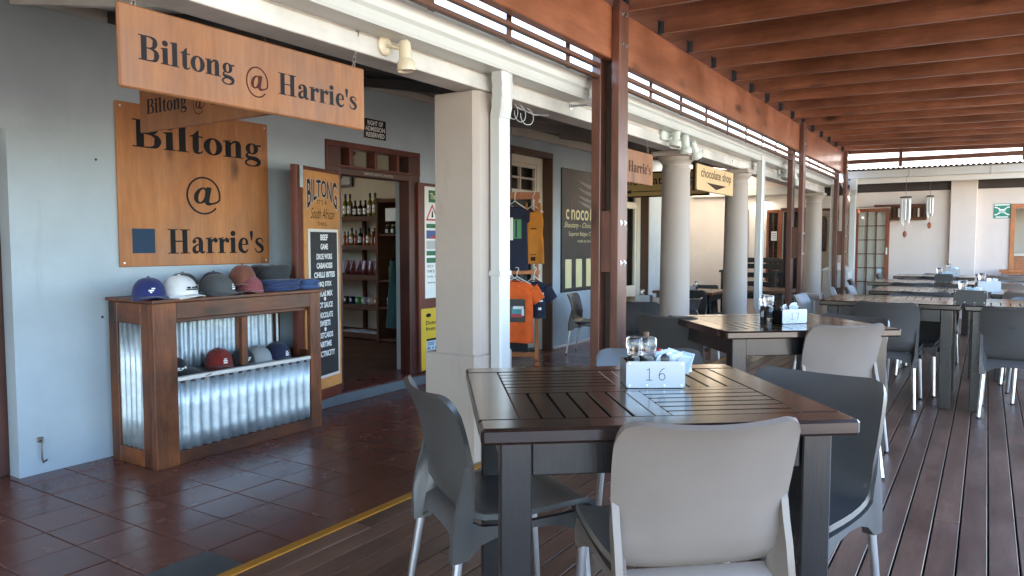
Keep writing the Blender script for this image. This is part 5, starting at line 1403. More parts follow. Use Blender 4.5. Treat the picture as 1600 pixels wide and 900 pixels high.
# ================================================================== chairs
def make_chair(mat='chair'):
    t = E('chair', '', 'chair', (0, 0, 0), None)
    prof = [(0.222, 0.418), (0.218, 0.436), (0.200, 0.447), (0.15, 0.447), (0.08, 0.441), (0.0, 0.436), (-0.08, 0.434), (-0.14, 0.438), (-0.180, 0.452), (-0.205, 0.485),
            (-0.220, 0.530), (-0.232, 0.580), (-0.243, 0.630), (-0.254, 0.680), (-0.266, 0.725), (-0.279, 0.765), (-0.292, 0.795), (-0.303, 0.815), (-0.310, 0.826)]
    hw = [0.195, 0.205, 0.212, 0.215, 0.214, 0.212, 0.208, 0.205, 0.203, 0.205, 0.211, 0.217, 0.222, 0.225, 0.2265, 0.2265, 0.2265, 0.2265, 0.2265]
    nu = 33; rows = []
    for i, ((y, z), h) in enumerate(zip(prof, hw)):
        r = []; b = min(1, max(0, (z - 0.455) / 0.12)) if y < -0.15 else 0
        for j in range(nu):
            u = math.sin((-1 + 2 * j / (nu - 1)) * math.pi / 2)
            us = u
            x = h * us
            yy = y + b * 0.045 * u * u
            zz = z + (1 - b) * (0.010 * u ** 4 - 0.006 * (1 - u * u)) 
            if b > 0.99:
                k = max(0, (z - 0.70) / 0.126)
                rc = 0.062; hm = 0.2265
                ax = abs(x); ca = (ax / h) * hm
                dx = (ca - (hm - rc)) / rc; dz = (z - (0.826 - rc)) / rc
                if dx > 0 and dz > 0:
                    nx, nz = dx * math.sqrt(1 - dz * dz / 2), dz * math.sqrt(1 - dx * dx / 2)
                    x = math.copysign(hm - rc + nx * rc, x); zz = 0.826 - rc + nz * rc
                elif dz > 0: x = math.copysign(ca, x)
                zz += k * 0.016 * u * u
            r.append(Vector((x, yy, zz)))
        rows.append(r)
    m = MB(); m.grid(rows)
    B(m, 'moulded_shell', M[mat], t, True, solid=0.017, sharp=50)
    # side aprons with leg sockets and rear fins
    strip = [((.212, .428), (.212, .345)), ((.185, .432), (.185, .345)), ((.165, .432), (.162, .372)), ((.10, .428), (.10, .396)), ((0, .424), (0, .404)), ((-.09, .424), (-.09, .394)),
             ((-.15, .430), (-.155, .372)), ((-.182, .448), (-.195, .335)), ((-.178, .50), (-.250, .330)), ((-.183, .55), (-.246, .43)), ((-.186, .585), (-.230, .51)), ((-.190, .61), (-.214, .565)), ((-.195, .635), (-.203, .615))]
    for sd in (-1, 1):
        m = MB()
        inner, outer = [], []
        for k, ((yo, zo), (yi, zi)) in enumerate(strip):
            xo = 0.206 if k < 7 else 0.206 + 0.014 * min(1, (k - 6) / 3)
            flare = 0.006 if (k < 2 or 7 <= k <= 8) else 0
            outer.append([Vector((sd * xo, yo, zo)), Vector((sd * (xo + flare), (yo + yi) / 2, (zo + zi) / 2)), Vector((sd * (xo + flare * .7), yi, zi))])
            wd = 0.034 if (k < 2 or 7 <= k <= 8) else 0.018
            inner.append([Vector((sd * (xo - wd), yo, zo)), Vector((sd * (xo - wd), (yo + yi) / 2, (zo + zi) / 2)), Vector((sd * (xo - wd), yi, zi))])
        n = len(strip)
        loop = [[outer[k][0], outer[k][1], outer[k][2], inner[k][2], inner[k][1], inner[k][0], outer[k][0]] for k in range(n)]
        m.grid(loop); m.add([p for p in loop[0][:6]], [tuple(range(6))]); m.add([p for p in loop[-1][:6]], [tuple(range(6))])
        B(m, 'side_apron', M[mat], t, True, sharp=55)
    m = MB(); rows = []
    for j in range(15):
        x = -0.19 + 0.38 * j / 14; u = abs(x) / 0.19
        rows.append([Vector((x, 0.209, 0.428)), Vector((x, 0.211, 0.402 - 0.055 * u ** 3))])
    m.grid(rows); B(m, 'front_apron', M[mat], t, True, solid=0.008, sharp=55)
    m = MB(); rows = []
    for j in range(15):
        x = -0.19 + 0.38 * j / 14; u = abs(x) / 0.19
        rows.append([Vector((x, -0.168, 0.440)), Vector((x, -0.208, 0.420)), Vector((x, -0.222, 0.392 - 0.058 * u ** 3))])
    m.grid(rows); B(m, 'rear_apron', M[mat], t, True, solid=0.008, sharp=55)
    for (x0, y0, z0, x1, y1) in ((0.192, 0.196, 0.346, 0.205, 0.222), (-0.192, 0.196, 0.346, -0.205, 0.222), (0.196, -0.222, 0.334, 0.212, -0.272), (-0.196, -0.222, 0.334, -0.212, -0.272)):
        lg = B(MB().tube([(x0, y0, z0 + 0.03), (x0, y0, z0), (x1, y1, 0.012)], [0.0145, 0.0145, 0.012], 14), 'leg', M['alu'], t, True, sharp=50)
        B(MB().tube([(x1, y1, 0.0125), (x1 + (x1 - x0) * .03, y1 + (y1 - y0) * .03, 0.0)], 0.0135, 12), 'rubber_foot', M['rubber'], lg, True, sharp=50)
    for q in t.children_recursive:
        for v in q.data.vertices: v.co.z *= 0.965
    return t
chair0 = make_chair('chair'); chair_used = False
chair1 = make_chair('chair_taupe'); chair1_used = False
def place_chair(x, y, z, rz, label, group, taupe=False):
    global chair_used
    global chair1_used
    if taupe:
        if not chair1_used: c = chair1; chair1_used = True
        else: c = dup(chair1)
    elif not chair_used: c = chair0; chair_used = True
    else: c = dup(chair0)
    c.location = (x, y, z); c.rotation_euler = (0, 0, rz); c['label'] = label; c['category'] = 'chair'; c['group'] = group
    return c

# ================================================================== tables
def make_table(size=0.95, H=0.80, mat='table', legmat='table_leg'):
    t = E('table', '', 'table', (0, 0, 0)); a = size / 2
    T0, T1 = H - 0.042, H
    bw = 0.105
    def part(nm, x0, x1, y0, y1, z0, z1, mt, ch=0.003): return B(MB().box(x0, x1, y0, y1, z0, z1, ch), nm, M[mt], t)
    part('border_board', -a, a, -a, -a + bw, T0, T1, mat, 0.008); part('border_board', -a, a, a - bw, a, T0, T1, mat, 0.008)
    part('border_board', -a, -a + bw, -a + bw + 0.0008, a - bw - 0.0008, T0, T1 - 0.0004, mat, 0.004); part('border_board', a - bw, a, -a + bw + 0.0008, a - bw - 0.0008, T0, T1 - 0.0004, mat, 0.004)
    i = a - bw; cw = 0.022
    part('centre_board', -i + 0.0008, i - 0.0008, -cw, cw, T0, T1 - 0.0008, mat, 0.002)
    for s0 in (-1, 1):
        part('centre_board', -cw, cw, min(s0 * (cw + .0008), s0 * (i - .0008)), max(s0 * (cw + .0008), s0 * (i - .0008)), T0, T1 - 0.0010, mat, 0.002)
    span = i - cw; n = 6; g = 0.0065; wslat = (span - 0.0016 - (n - 1) * g) / n
    for qx in (-1, 1):
        for qy in (-1, 1):
            along_y = (qx * qy > 0)
            for k in range(n):
                u0 = cw + 0.0008 + k * (wslat + g); u1 = u0 + wslat
                if along_y: x0, x1, y0, y1 = sorted((qx * u0, qx * u1)) + sorted((qy * (cw + .0008), qy * (i - .0008)))
                else: x0, x1, y0, y1 = sorted((qx * (cw + .0008), qx * (i - .0008))) + sorted((qy * u0, qy * u1))
                part('slat', x0, x1, y0, y1, T0 + 0.012, T1 - 0.0012, mat, 0.0022)
    part('under_board', -i, i, -i, i, T0 + 0.001, T0 + 0.0105, legmat, 0)
    lw = 0.078; ins = 0.05
    for sx in (-1, 1):
        for sy in (-1, 1):
            x0, x1 = sorted((sx * (a - ins), sx * (a - ins - lw))); y0, y1 = sorted((sy * (a - ins), sy * (a - ins - lw)))
            part('leg', x0, x1, y0, y1, 0.012, T0 - 0.0005, legmat, 0.004)
            part('foot', x0 + 0.02, x1 - 0.02, y0 + 0.02, y1 - 0.02, 0.0, 0.0115, legmat, 0.002)
    e = a - ins - lw
    for s0 in (-1, 1):
        yy = sorted((s0 * (a - ins - 0.012), s0 * (a - ins - 0.045)))
        part('apron', -e + 0.001, e - 0.001, yy[0], yy[1], T0 - 0.095, T0 - 0.001, legmat, 0.003)
        part('apron', yy[0], yy[1], -e + 0.001, e - 0.001, T0 - 0.095, T0 - 0.001, legmat, 0.003)
    return t
tab0 = make_table(); tab_used = False
def place_table(x, y, z, rz, label, group='dark slatted tables on the deck'):
    global tab_used
    if not tab_used: c = tab0; tab_used = True
    else: c = dup(tab0)
    c.location = (x, y, z); c.rotation_euler = (0, 0, rz); c['label'] = label; c['category'] = 'table'; c['group'] = group
    return c
def around(cx, cy, th, side, d, slide=0.0, yaw=0.0):
    u = Vector((math.cos(th), math.sin(th))); v = Vector((-math.sin(th), math.cos(th)))
    if side == 'near': p, r = -v * d + u * slide, th
    if side == 'far': p, r = v * d + u * slide, th + math.pi
    if side == 'left': p, r = -u * d + v * slide, th - math.pi / 2
    if side == 'right': p, r = u * d + v * slide, th + math.pi / 2
    return cx + p.x, cy + p.y, r + yaw
GC = 'moulded plastic chairs on the deck'
def ch(cx, cy, th, side, d, label, slide=0.0, yaw=0.0, z=DZ, group=GC, taupe=False):
    x, y, r = around(cx, cy, th, side, d, slide, yaw)
    return place_chair(x, y, z, r, label, group, taupe)
T16 = (-0.918, 2.098, R(38.8)); T17 = (-1.028, 4.419, R(40.4))
t_ = place_table(T16[0], T16[1], DZ, T16[2], 'nearest dark slatted square table, carrying the number 16 caddy'); t_.scale = (1.03, 0.94, 1)
place_table(T17[0], T17[1], DZ, T17[2], 'dark slatted table carrying the number 17 caddy, second from the camera')
c_ = place_chair(-0.712, 1.915, DZ, R(41), 'nearest taupe chair, its broad back turned to the camera at table 16', GC, True); c_.scale = (1.04, 1.04, 1.03)
place_chair(-1.315, 1.985, DZ, R(-34), 'chair at the left side of table 16 seen from behind against the tiles', GC)
place_chair(-0.520, 2.405, DZ, R(169), 'chair at the right side of table 16 showing its dark inner back', GC)
place_chair(-1.04, 2.67, DZ, R(213), 'chair at the far side of table 16, half hidden behind the number caddy', GC)
place_chair(-0.789, 4.333, DZ, R(47), 'pale taupe chair back at the near side of table 17', GC, True)
place_chair(-1.614, 4.60, DZ, R(-10), 'dark chair at the left side of table 17 beside the timber post', GC)
place_chair(-0.762, 4.689, DZ, R(160), 'chair at the right side of table 17, only its dark top showing', GC)
place_chair(-2.66, 7.75, 0, R(-15), 'chair on the tiles between the round columns behind table 17', GC)
rows_ = [((-0.637, 6.77), (0.36, 6.77), 'third row'), ((-0.47, 8.33), (0.53, 8.35), 'fourth row'), ((-0.70, 10.1), (0.30, 10.1), 'fifth row'), ((-0.62, 12.1), (0.38, 12.2), 'sixth row')]
for (a, b, nm) in rows_:
    place_table(a[0], a[1], DZ, 0, 'left dark slatted table of the %s back on the deck' % nm)
    place_table(b[0], b[1], DZ, 0, 'right dark slatted table of the %s back on the deck' % nm)
    ch(a[0], a[1], 0, 'near', 0.27, 'chair at the near side of the left table in the %s' % nm, 0.02 + random.uniform(-.06, .06), R(random.uniform(-4, 4)))
    ch(b[0], b[1], 0, 'near', 0.30, '%schair at the near side of the right table in the %s' % ('taupe ' if b[1] > 8 else '', nm), -0.16, R(random.uniform(-6, 6)), taupe=b[1] > 8)
    ch(a[0], a[1], 0, 'far', 0.32, 'chair at the far side of the left table in the %s' % nm, random.uniform(-.05, .12), R(random.uniform(-6, 6)))
    ch(b[0], b[1], 0, 'far', 0.34, 'chair at the far side of the right table in the %s' % nm, random.uniform(-.1, .1), R(random.uniform(-6, 6)))
    ch(a[0], a[1], 0, 'left', 0.47, 'chair at the left end of the table pair in the %s' % nm, random.uniform(-.05, .1), R(random.uniform(-8, 8)))
ch(0.30, 10.1, 0, 'right', 0.5, 'dark chair at the right end of the fifth row, turned sideways', 0.0, R(10))
ch(-0.12, 12.9, 0, 'right', 0.3, 'chair standing alone near the end wall pilaster', 0.0, R(-160))
ch(0.12, 13.5, 0, 'right', 0.3, 'dark chair turned away in front of the end wall near the green sign', 0.0, R(30))

# tables and chairs on the tiles
bt = make_table(0.95, 0.76, 'brown_table', 'table_leg'); bt.name = 'brown_table'; bt.location = (-3.70, 8.98, 0)
bt['label'] = 'brown table on the tiles behind the nearest timber post'; bt['category'] = 'table'; bt['group'] = 'brown tables on the tiles'
b2 = dup(bt); b2.location = (-3.9, 11.3, 0); b2['label'] = 'brown table on the tiles seen between the two round columns'; b2['group'] = 'brown tables on the tiles'; b2['category'] = 'table'
G2 = 'chairs on the tiles'
place_chair(-3.50, 8.28, 0, R(22), 'blue-grey chair back at the near side of the brown table', G2)
place_chair(-4.50, 8.95, 0, R(-80), 'dark chair against the shop wall left of the nearest timber post', G2)
ch(-3.70, 8.98, 0, 'far', 0.40, 'dark chair at the far side of the brown table', 0.1, 0, 0, G2)
ch(-3.70, 8.98, 0, 'right', 0.40, 'dark chair at the right side of the brown table beside the column', 0, 0, 0, G2)
ch(-3.9, 11.3, 0, 'near', 0.45, 'dark chair between the two round columns at the second brown table', 0.3, R(-14), 0, G2)
ch(-3.9, 11.3, 0, 'far', 0.40, 'chair at the far side of the second brown table', 0, 0, 0, G2)
b3 = dup(bt); b3.location = (-3.05, 12.2, 0); b3['label'] = 'brown table on the tiles in front of the dark bench'; b3['category'] = 'table'; b3['group'] = 'brown tables on the tiles'
# ================================================================== table caddies
def make_caddy(x, y, z, rz, num, label, dark=False, w_=0.185, h_=0.083, d_=0.13):
    t = E('table_caddy', label, 'caddy', (0, 0, 0), 'numbered caddies on the tables')
    mt = 'steel_face'
    m = MB(); c = 0.006
    poly = [(-w_ / 2 + c, 0), (w_ / 2 - c, 0), (w_ / 2, c), (w_ / 2, h_ - c), (w_ / 2 - c, h_), (-w_ / 2 + c, h_), (-w_ / 2, h_ - c), (-w_ / 2, c)]
    ff = frame((0, -d_ / 2, 0.001), (1, 0, 0), (0, 0, 1))
    m.prism(poly, 0, 0.002, ff); B(m, 'number_plate', M['black' if dark else mt], t)
    m = MB(); m.box(-w_ / 2 + .003, w_ / 2 - .003, -d_ / 2 + 0.0006, d_ / 2, 0.0, 0.004); m.box(-w_ / 2 + .003, -w_ / 2 + .009, -d_ / 2 + 0.0006, d_ / 2, 0.0041, h_ - .006); m.box(w_ / 2 - .009, w_ / 2 - .003, -d_ / 2 + 0.0006, d_ / 2, 0.0041, h_ - .006)
    m.box(-w_ / 2 + .0092, w_ / 2 - .0092, d_ / 2 - .006, d_ / 2, 0.0041, h_ - .006); B(m, 'tray', M['table_leg'], t)
    if num:
        fn = frame((0, -d_ / 2 - 0.0024, 0.001), (1, 0, 0), (0, 0, 1)); t_ = h_ * .034
        for q, dgt in enumerate(num):
            m = MB(); ox, s_ = (-w_ * .17 if q == 0 else w_ * .045), h_ * .46
            if dgt == '1': pcs = [rct(.27, .33, .0, 1), rct(.06, .54, 0, .06), ribbon([(.30, .97), (.20, .90), (.08, .86)], [.06, .06, .05])]
            elif dgt == '6': pcs = [ring(.30, .30, .24, .27, .06, .06), ribbon([(.50, .97), (.34, .93), (.15, .72), (.06, .45), (.06, .28)], [.06, .06, .06, .06, .06])]
            elif dgt == '7': pcs = [rct(.05, .55, .94, 1), ribbon([(.53, .96), (.40, .60), (.24, 0)], [.06, .06, .06])]
            else: pcs = [ribbon([(.08, .78), (.16, .93), (.32, .97), (.50, .86), (.48, .62), (.24, .30), (.07, .04)], [.06] * 7), rct(.05, .56, 0, .06)]
            for pi_, pc in enumerate(pcs):
                for qd in pc: m.add([fn(ox + v_.x * s_, h_ * .28 + v_.y * s_, 0.0002 + 0.0001 * pi_) for v_ in qd], [tuple(range(len(qd)))])
            B(m, 'number', M['letter_blue'], t, fix=False)
    p = None
    for (a, b) in ((-.44, .9), (.44, .9), (-.44, .1), (-.15, .1), (.15, .1), (.44, .1)):
        mt2 = Matrix.Translation((a * w_, -d_ / 2 - 0.002, b * h_)) @ Matrix.Rotation(R(90), 4, 'X')
        if p is None: p = B(MB().lathe([(0.0035, 0), (0.003, 0.0015), (0, 0.002)], (0, 0, 0), 8, mt2), 'screw', M['steel'], t); b0 = (a * w_, b * h_)
        else: share(p, (a * w_ - b0[0], 0, b * h_ - b0[1]), t)
    t.location = (x, y, z); t.rotation_euler = (0, 0, rz)
    return t
M['steel_face'] = paint('satin_steel_plate', (0.36, 0.39, 0.42), 0.42, 0.4, mott=0.05)
def local(x, y, rz, a, b):
    return x + a * math.cos(rz) - b * math.sin(rz), y + a * math.sin(rz) + b * math.cos(rz)
def grinder(x, y, z, fill, label, group, s=1.0):
    g = E('spice_grinder', label, 'grinder', (x, y, z), group)
    B(MB().lathe([(.020 * s, 0), (.0225 * s, .004), (.0225 * s, .075 * s), (.0200 * s, .083 * s)], (x, y, z), 18), 'contents', M[fill], g, True, sharp=50)
    B(MB().lathe([(.0245 * s, .0), (.0245 * s, .085 * s), (.021 * s, .092 * s), (.0225 * s, .097 * s)], (x, y, z), 18), 'glass_body', M['clear'], g, True, sharp=50)
    cp_ = MB().lathe([(.0235 * s, .0975 * s), (.026 * s, .100 * s), (.0225 * s, .108 * s), (.026 * s, .116 * s), (.0275 * s, .122 * s), (.0275 * s, .146 * s), (.024 * s, .151 * s), (0, .152 * s)], (x, y, z), 18)
    B(cp_, 'grinder_cap', M['clear_cap'], g, True, sharp=40)
    m = MB(); rows = []
    for zz in (.03 * s, .062 * s): rows.append([Vector((x + .0252 * s * math.sin(a), y - .0252 * s * math.cos(a), z + zz)) for a in [R(-30 + 12 * k) for k in range(8)]])
    m.grid(rows); B(m, 'paper_label', M['letter' if fill == 'pepper' else 'sachet'], g, True)
    return g
M['clear_cap'] = glassy('clear_plastic_cap', (0.88, 0.92, 0.95), 0.12)
def sachets(x, y, z, rz, label, n=14, seed=1, mats=('sachet', 'white_print', 'sachet')):
    rnd = random.Random(seed); t = E('sachet_bundle', label, 'sachets', (x, y, z))
    for i in range(n):
        a = -0.035 + 0.07 * i / n; q = rnd.uniform(-.5, .5)
        Mx = Matrix.Translation((x + a * math.cos(rz) - rnd.uniform(-.02, .025) * math.sin(rz), y + a * math.sin(rz) + rnd.uniform(-.02, .025), z + rnd.uniform(.0, .012))) @ Matrix.Rotation(rz + q, 4, 'Z') @ Matrix.Rotation(rnd.uniform(-.7, .7), 4, 'X') @ Matrix.Rotation(rnd.uniform(-.5, .5), 4, 'Y')
        B(MB().box(-.022, .022, -.0012, .0012, 0, .07, 0.001, Mx), 'sachet', M[mats[i % len(mats)]], t)
    return t
HT = DZ + 0.80 + 0.0004
cx, cy, cr = -0.895, 2.215, R(34)
make_caddy(cx, cy, HT, cr, '16', 'brushed steel caddy numbered 16 on the nearest table')
g16 = 'grinders in the number 16 caddy'
p = local(cx, cy, cr, -.058, -.022); grinder(p[0], p[1], HT + .0045, 'pepper', 'glass pepper grinder with dark contents, left in the number 16 caddy', g16)
p = local(cx, cy, cr, -.018, -.030); grinder(p[0], p[1], HT + .0045, 'salt', 'glass salt grinder with white contents in the number 16 caddy', g16)
p = local(cx, cy, cr, -.012, .035)
o = E('sauce_bottle', 'slim dark-capped sauce bottle behind the salt grinder in the number 16 caddy', 'bottle', (p[0], p[1], HT))
B(MB().lathe([(.017, .0045), (.017, .11), (.008, .125), (.008, .14)], (p[0], p[1], HT), 14), 'glass_body', M['clear'], o, True, sharp=50)
B(MB().lathe([(.011, .1405), (.011, .165), (0, .166)], (p[0], p[1], HT), 12), 'cap', M['brown_band'], o, True, sharp=50)
p = local(cx, cy, cr, .022, -.015)
o = E('packet', 'crumpled red packet in the number 16 caddy', 'packet', (p[0], p[1], HT))
m = MB(); rows = []
for k, (a, b) in enumerate(((.016, .012), (.019, .012), (.017, .009), (.013, .010), (.008, .003))):
    rows.append([Vector((p[0] + a * math.cos(t) * (1 + .2 * math.sin(3 * t + k)), p[1] + b * math.sin(t), HT + .005 + .028 * k)) for t in [R(30 * q) for q in range(13)]])
m.grid(rows); B(m, 'wrapper', M['red_plastic'], o, True)
p = local(cx, cy, cr, .034, -.035)
o = E('bottle_lid', 'small round black lid beside the red packet in the number 16 caddy', 'lid', (p[0], p[1], HT))
B(MB().lathe([(.014, 0), (.014, .012), (.010, .014), (0, .0145)], (0, 0, 0), 16, Matrix.Translation((p[0], p[1], HT + .088)) @ Matrix.Rotation(cr, 4, 'Z') @ Matrix.Rotation(R(75), 4, 'X')), 'lid', M['black'], o, True, sharp=40)
p = local(cx, cy, cr, .058, -.01); sachets(p[0], p[1], HT + .035, cr, 'blue and white sugar sachets in the number 16 caddy', 20, 2)
c7 = (-0.955, 4.40, R(50))
make_caddy(*c7[:2], HT, c7[2], '17', 'steel caddy numbered 17 on the second table', w_=0.165, h_=0.08)
p = local(*c7, -.125, .0); grinder(p[0], p[1], HT, 'pepper', 'glass pepper grinder left of the number 17 caddy', 'grinders beside the number 17 caddy', 1.05)
p = local(*c7, -.11, .055); grinder(p[0], p[1], HT, 'salt', 'glass salt grinder beside the number 17 caddy', 'grinders beside the number 17 caddy', 1.05)
p = local(*c7, .03, .01); sachets(p[0], p[1], HT + .03, c7[2], 'pale sachets in the number 17 caddy', 8, 4)
far_c = [((-0.10, 6.60), 0.0, '', True, 'dark-backed caddy at the joint of the third row tables', 1.15), ((0.02, 8.30), 0.1, '', False, 'pale caddy on the right table of the fourth row', 1.0), ((-0.42, 10.05), 0, '', True, 'dark-backed caddy on the left table of the fifth row', 1.0),
         ((-0.40, 12.0), 0, '', False, 'pale caddy on the left table of the sixth row', 1.0)]
for i, ((x, y), rz, nm, dk_, lb, s_) in enumerate(far_c):
    make_caddy(x, y, HT, rz, nm, lb, dk_, 0.185 * s_, 0.10, 0.14)
    p = local(x, y, rz, -.05, .06); grinder(p[0], p[1], HT + .0045, 'salt', 'salt grinder in the %s' % lb, 'grinders on the tables further back', 1.1)
    p = local(x, y, rz, .03, .03); sachets(p[0], p[1], HT + .05, rz, 'pale sachets in the %s' % lb, 6, 7 + i)
make_caddy(-3.62, 8.70, 0.7604, 0.1, '12', 'pale caddy on the brown table behind the nearest timber post')
p = (-3.68, 8.78); grinder(p[0], p[1], 0.7604, 'salt', 'salt grinder beside the caddy on the brown table', 'grinders on the brown tables')
make_caddy(-3.80, 10.95, 0.7604, 0.1, '', 'pale caddy on the second brown table seen between the round columns')
grinder(-3.75, 11.05, 0.7604, 'salt', 'salt grinder behind the caddy on the second brown table', 'grinders on the brown tables')

# ================================================================== end building
eb = E('end_building', 'warm white plastered building closing the far end of the deck', 'building', (-1, YE, 0))
m = MB()
def ew(x0, x1, z0, z1): m.box(x0, x1, YE, YE + 0.3, z0, z1)
ew(-5.45, -3.30, 0, 3.3); ew(-3.30, -2.72, 2.10, 3.3); ew(-2.72, -2.66, 0, 3.3); ew(-2.66, -2.28, 2.10, 3.3); ew(-2.28, -1.99, 0, 3.3); ew(-1.99, -1.45, 2.14, 3.3); ew(-1.45, 0.365, 0, 3.3); ew(0.365, 1.25, 2.065, 3.3); ew(1.25, 3.6, 0, 3.3)
B(m, 'plaster_wall', M['end_wall'], eb)
B(MB().box(-0.545, -0.165, YE - 0.10, YE - 0.001, 0, 2.70, 0.008), 'pilaster', M['end_wall'], eb)
B(MB().box(-2.10, -1.995, YE - 0.10, YE - 0.001, 0, 2.70, 0.008), 'pilaster', M['end_wall'], eb)
B(MB().box(-1.99, -0.55, YE - 0.012, YE - 0.001, 2.395, 2.62), 'dark_band', M['dark_band'], eb)
B(MB().box(-0.16, 3.4, YE - 0.012, YE - 0.001, 2.395, 2.62), 'dark_band', M['dark_band'], eb)
B(MB().box(-2.95, -2.11, YE - 0.012, YE - 0.001, 2.36, 2.60), 'dark_band', M['dark_band'], eb)
B(MB().box(-5.0, -2.96, YE - 0.08, YE - 0.001, 2.41, 2.56, 0.006), 'veranda_plate', M['white'], eb)
B(MB().box(-5.45, 3.6, YE + 0.9, YE + 1.0, 0, 3.2), 'back_wall', M['shop_inside'], eb)
B(MB().box(-5.45, 3.6, YE + 0.301, YE + 0.899, 2.9, 3.0), 'inner_ceiling', M['shop_inside'], eb)
# fascia, gutter and roof edge
fa_ = E('end_gutter', 'white gutter and fascia along the end building roof', 'gutter', (0, 14.0, 2.6))
B(MB().box(-2.12, 3.4, 14.02, 14.06, 2.515, 2.66, 0.004), 'fascia_board', M['white'], fa_)
B(MB().box(-2.12, 3.4, 13.93, 14.018, 2.60, 2.735, 0.012), 'gutter_length', M['gutter'], fa_)
for x in (-1.14, 0.0): B(MB().box(x, x + 0.02, 13.922, 13.93, 2.59, 2.74), 'gutter_clip', M['pale_grey'], fa_)
er = E('end_roof', 'grey corrugated roof of the end building above the gutter', 'roof', (0, 14.2, 2.8))
rows = []; n = 420
for y, z in ((13.90, 2.758), (15.6, 2.83)):
    rows.append([Vector((-2.3 + 5.7 * j / n, y, z + 0.013 * math.sin(2 * math.pi * 5.7 * j / n / 0.076))) for j in range(n + 1)])
m = MB(); m.grid(rows); B(m, 'corrugated_sheet', M['ceil_dark'], er, True, solid=0.003)
er2 = E('end_rail', 'brown timber rail bridging the gap above the end building roof', 'rail', (0, 13.75, 2.9))
B(MB().bar((-2.05, 13.72, 2.87), (3.0, 13.72, 2.87), 0.05, 0.07, ch=0.004), 'rail', M['post'], er2)
for x in (-1.27, 0.4): B(MB().box(x, x + 0.05, 13.70, 13.745, 2.76, 3.02, 0.003), 'upright', M['post'], er2)
d4 = E('downpipe', 'white downpipe at the left end of the end building gutter', 'downpipe', (-2.0, 13.98, 0), 'white downpipes')
m = MB(); pipe(m, [(-1.97, 13.97, 2.60), (-1.975, 14.0, 2.42), (-2.0, 14.1, 2.33), (-2.0, 14.12, 2.25), (-2.0, 14.12, DZ + 0.01)], 0.10, 0.10)
B(m, 'pipe', M['gutter'], d4, True, sharp=30)
pd = E('gate_pier', 'low white pier with a pyramid cap behind the farthest timber post', 'pier', (-2.20, 13.85, 0))
B(MB().box(-2.375, -1.965, 13.62, 14.02, 0.0, 1.02, 0.006), 'body', M['white'], pd)
c_ = Vector((-2.17, 13.82, 1.16)); e = 0.235
m = MB(); m.add([(-2.17 - e, 13.82 - e, 1.021), (-2.17 + e, 13.82 - e, 1.021), (-2.17 + e, 13.82 + e, 1.021), (-2.17 - e, 13.82 + e, 1.021), (-2.17 - e, 13.82 - e, 1.04), (-2.17 + e, 13.82 - e, 1.04), (-2.17 + e, 13.82 + e, 1.04), (-2.17 - e, 13.82 + e, 1.04), c_],
      [(3, 2, 1, 0), (0, 1, 5, 4), (1, 2, 6, 5), (2, 3, 7, 6), (3, 0, 4, 7), (4, 5, 8), (5, 6, 8), (6, 7, 8), (7, 4, 8)])
B(m, 'pyramid_cap', M['white'], pd)
# French door
M['red_wood'] = wood('red_brown_varnished_wood', (0.15, 0.035, 0.013), (0.27, 0.075, 0.028), 'Z', 0.45)
def glazed(x0, x1, z0, z1, y, name, cols, rws, label, par, matf='red_wood', back='end_wall', mull=0.014, stile=0.06):
    f_ = MB(); f_.box(x0, x0 + stile * .6, y - 0.03, y + 0.02, z0, z1, 0.003); f_.box(x1 - stile, x1, y - 0.03, y + 0.02, z0, z1, 0.003)
    f_.box(x0 + stile * .6, x1 - stile, y - 0.029, y + 0.019, z1 - 0.06, z1 - 0.001, 0.003); f_.box(x0 + stile * .6, x1 - stile, y - 0.029, y + 0.019, z0, z0 + 0.22, 0.003)
    fo = B(f_, name, M[matf], par)
    gx0, gx1, gz0, gz1 = x0 + stile * .6, x1 - stile, z0 + 0.22, z1 - 0.06
    mm = MB()
    for c in range(1, cols): xx = gx0 + (gx1 - gx0) * c / cols; mm.box(xx - mull / 2, xx + mull / 2, y - 0.02, y + 0.01, gz0, gz1)
    for c in range(1, rws): zz = gz0 + (gz1 - gz0) * c / rws; mm.box(gx0, gx1, y - 0.0205, y + 0.0105, zz - mull / 2, zz + mull / 2)
    B(mm, 'glazing_bars', M['door_red'], fo)
    for c in range(cols):
        for q in range(rws):
            a0 = gx0 + (gx1 - gx0) * c / cols + mull / 2; a1 = gx0 + (gx1 - gx0) * (c + 1) / cols - mull / 2
            b0 = gz0 + (gz1 - gz0) * q / rws + mull / 2; b1 = gz0 + (gz1 - gz0) * (q + 1) / rws - mull / 2
            B(MB().box(a0, a1, y - 0.006, y - 0.002, b0, b1), 'pane', M['pane'], fo)
    return fo
fd = glazed(-1.985, -1.455, 0.10, 2.11, YE - 0.03, 'french_door', 3, 7, '', eb)
B(MB().box(-1.985, -1.455, YE - 0.011, YE - 0.002, 0.1, 2.13), 'pale_pane_backing', M['end_wall'], eb)  # pale sheet added behind the panes for their bright reflected look
B(MB().box(-1.63, -1.56, YE - 0.065, YE - 0.061, 0.98, 1.05), 'blue_sticker', M['sachet'], eb)
B(MB().box(-1.50, -1.475, YE - 0.085, YE - 0.06, 1.30, 1.42, 0.003), 'door_handle', M['white_lamp'], eb)
glazed(-3.545, -3.265, 0.05, 2.13, YE - 0.04, 'glazed_door_leaf', 2, 5, '', eb, 'red_wood', stile=0.07)
B(MB().box(-3.545, -3.265, YE - 0.02, YE - 0.005, 0.05, 2.12), 'dark_interior_sheet', M['dark_band'], eb)  # dark sheet giving the panes the gloom of a room behind
nb = B(MB().box(-3.45, -3.35, YE - 0.075, YE - 0.072, 1.55, 1.72), 'notice', M['paper'], eb)
m = MB()
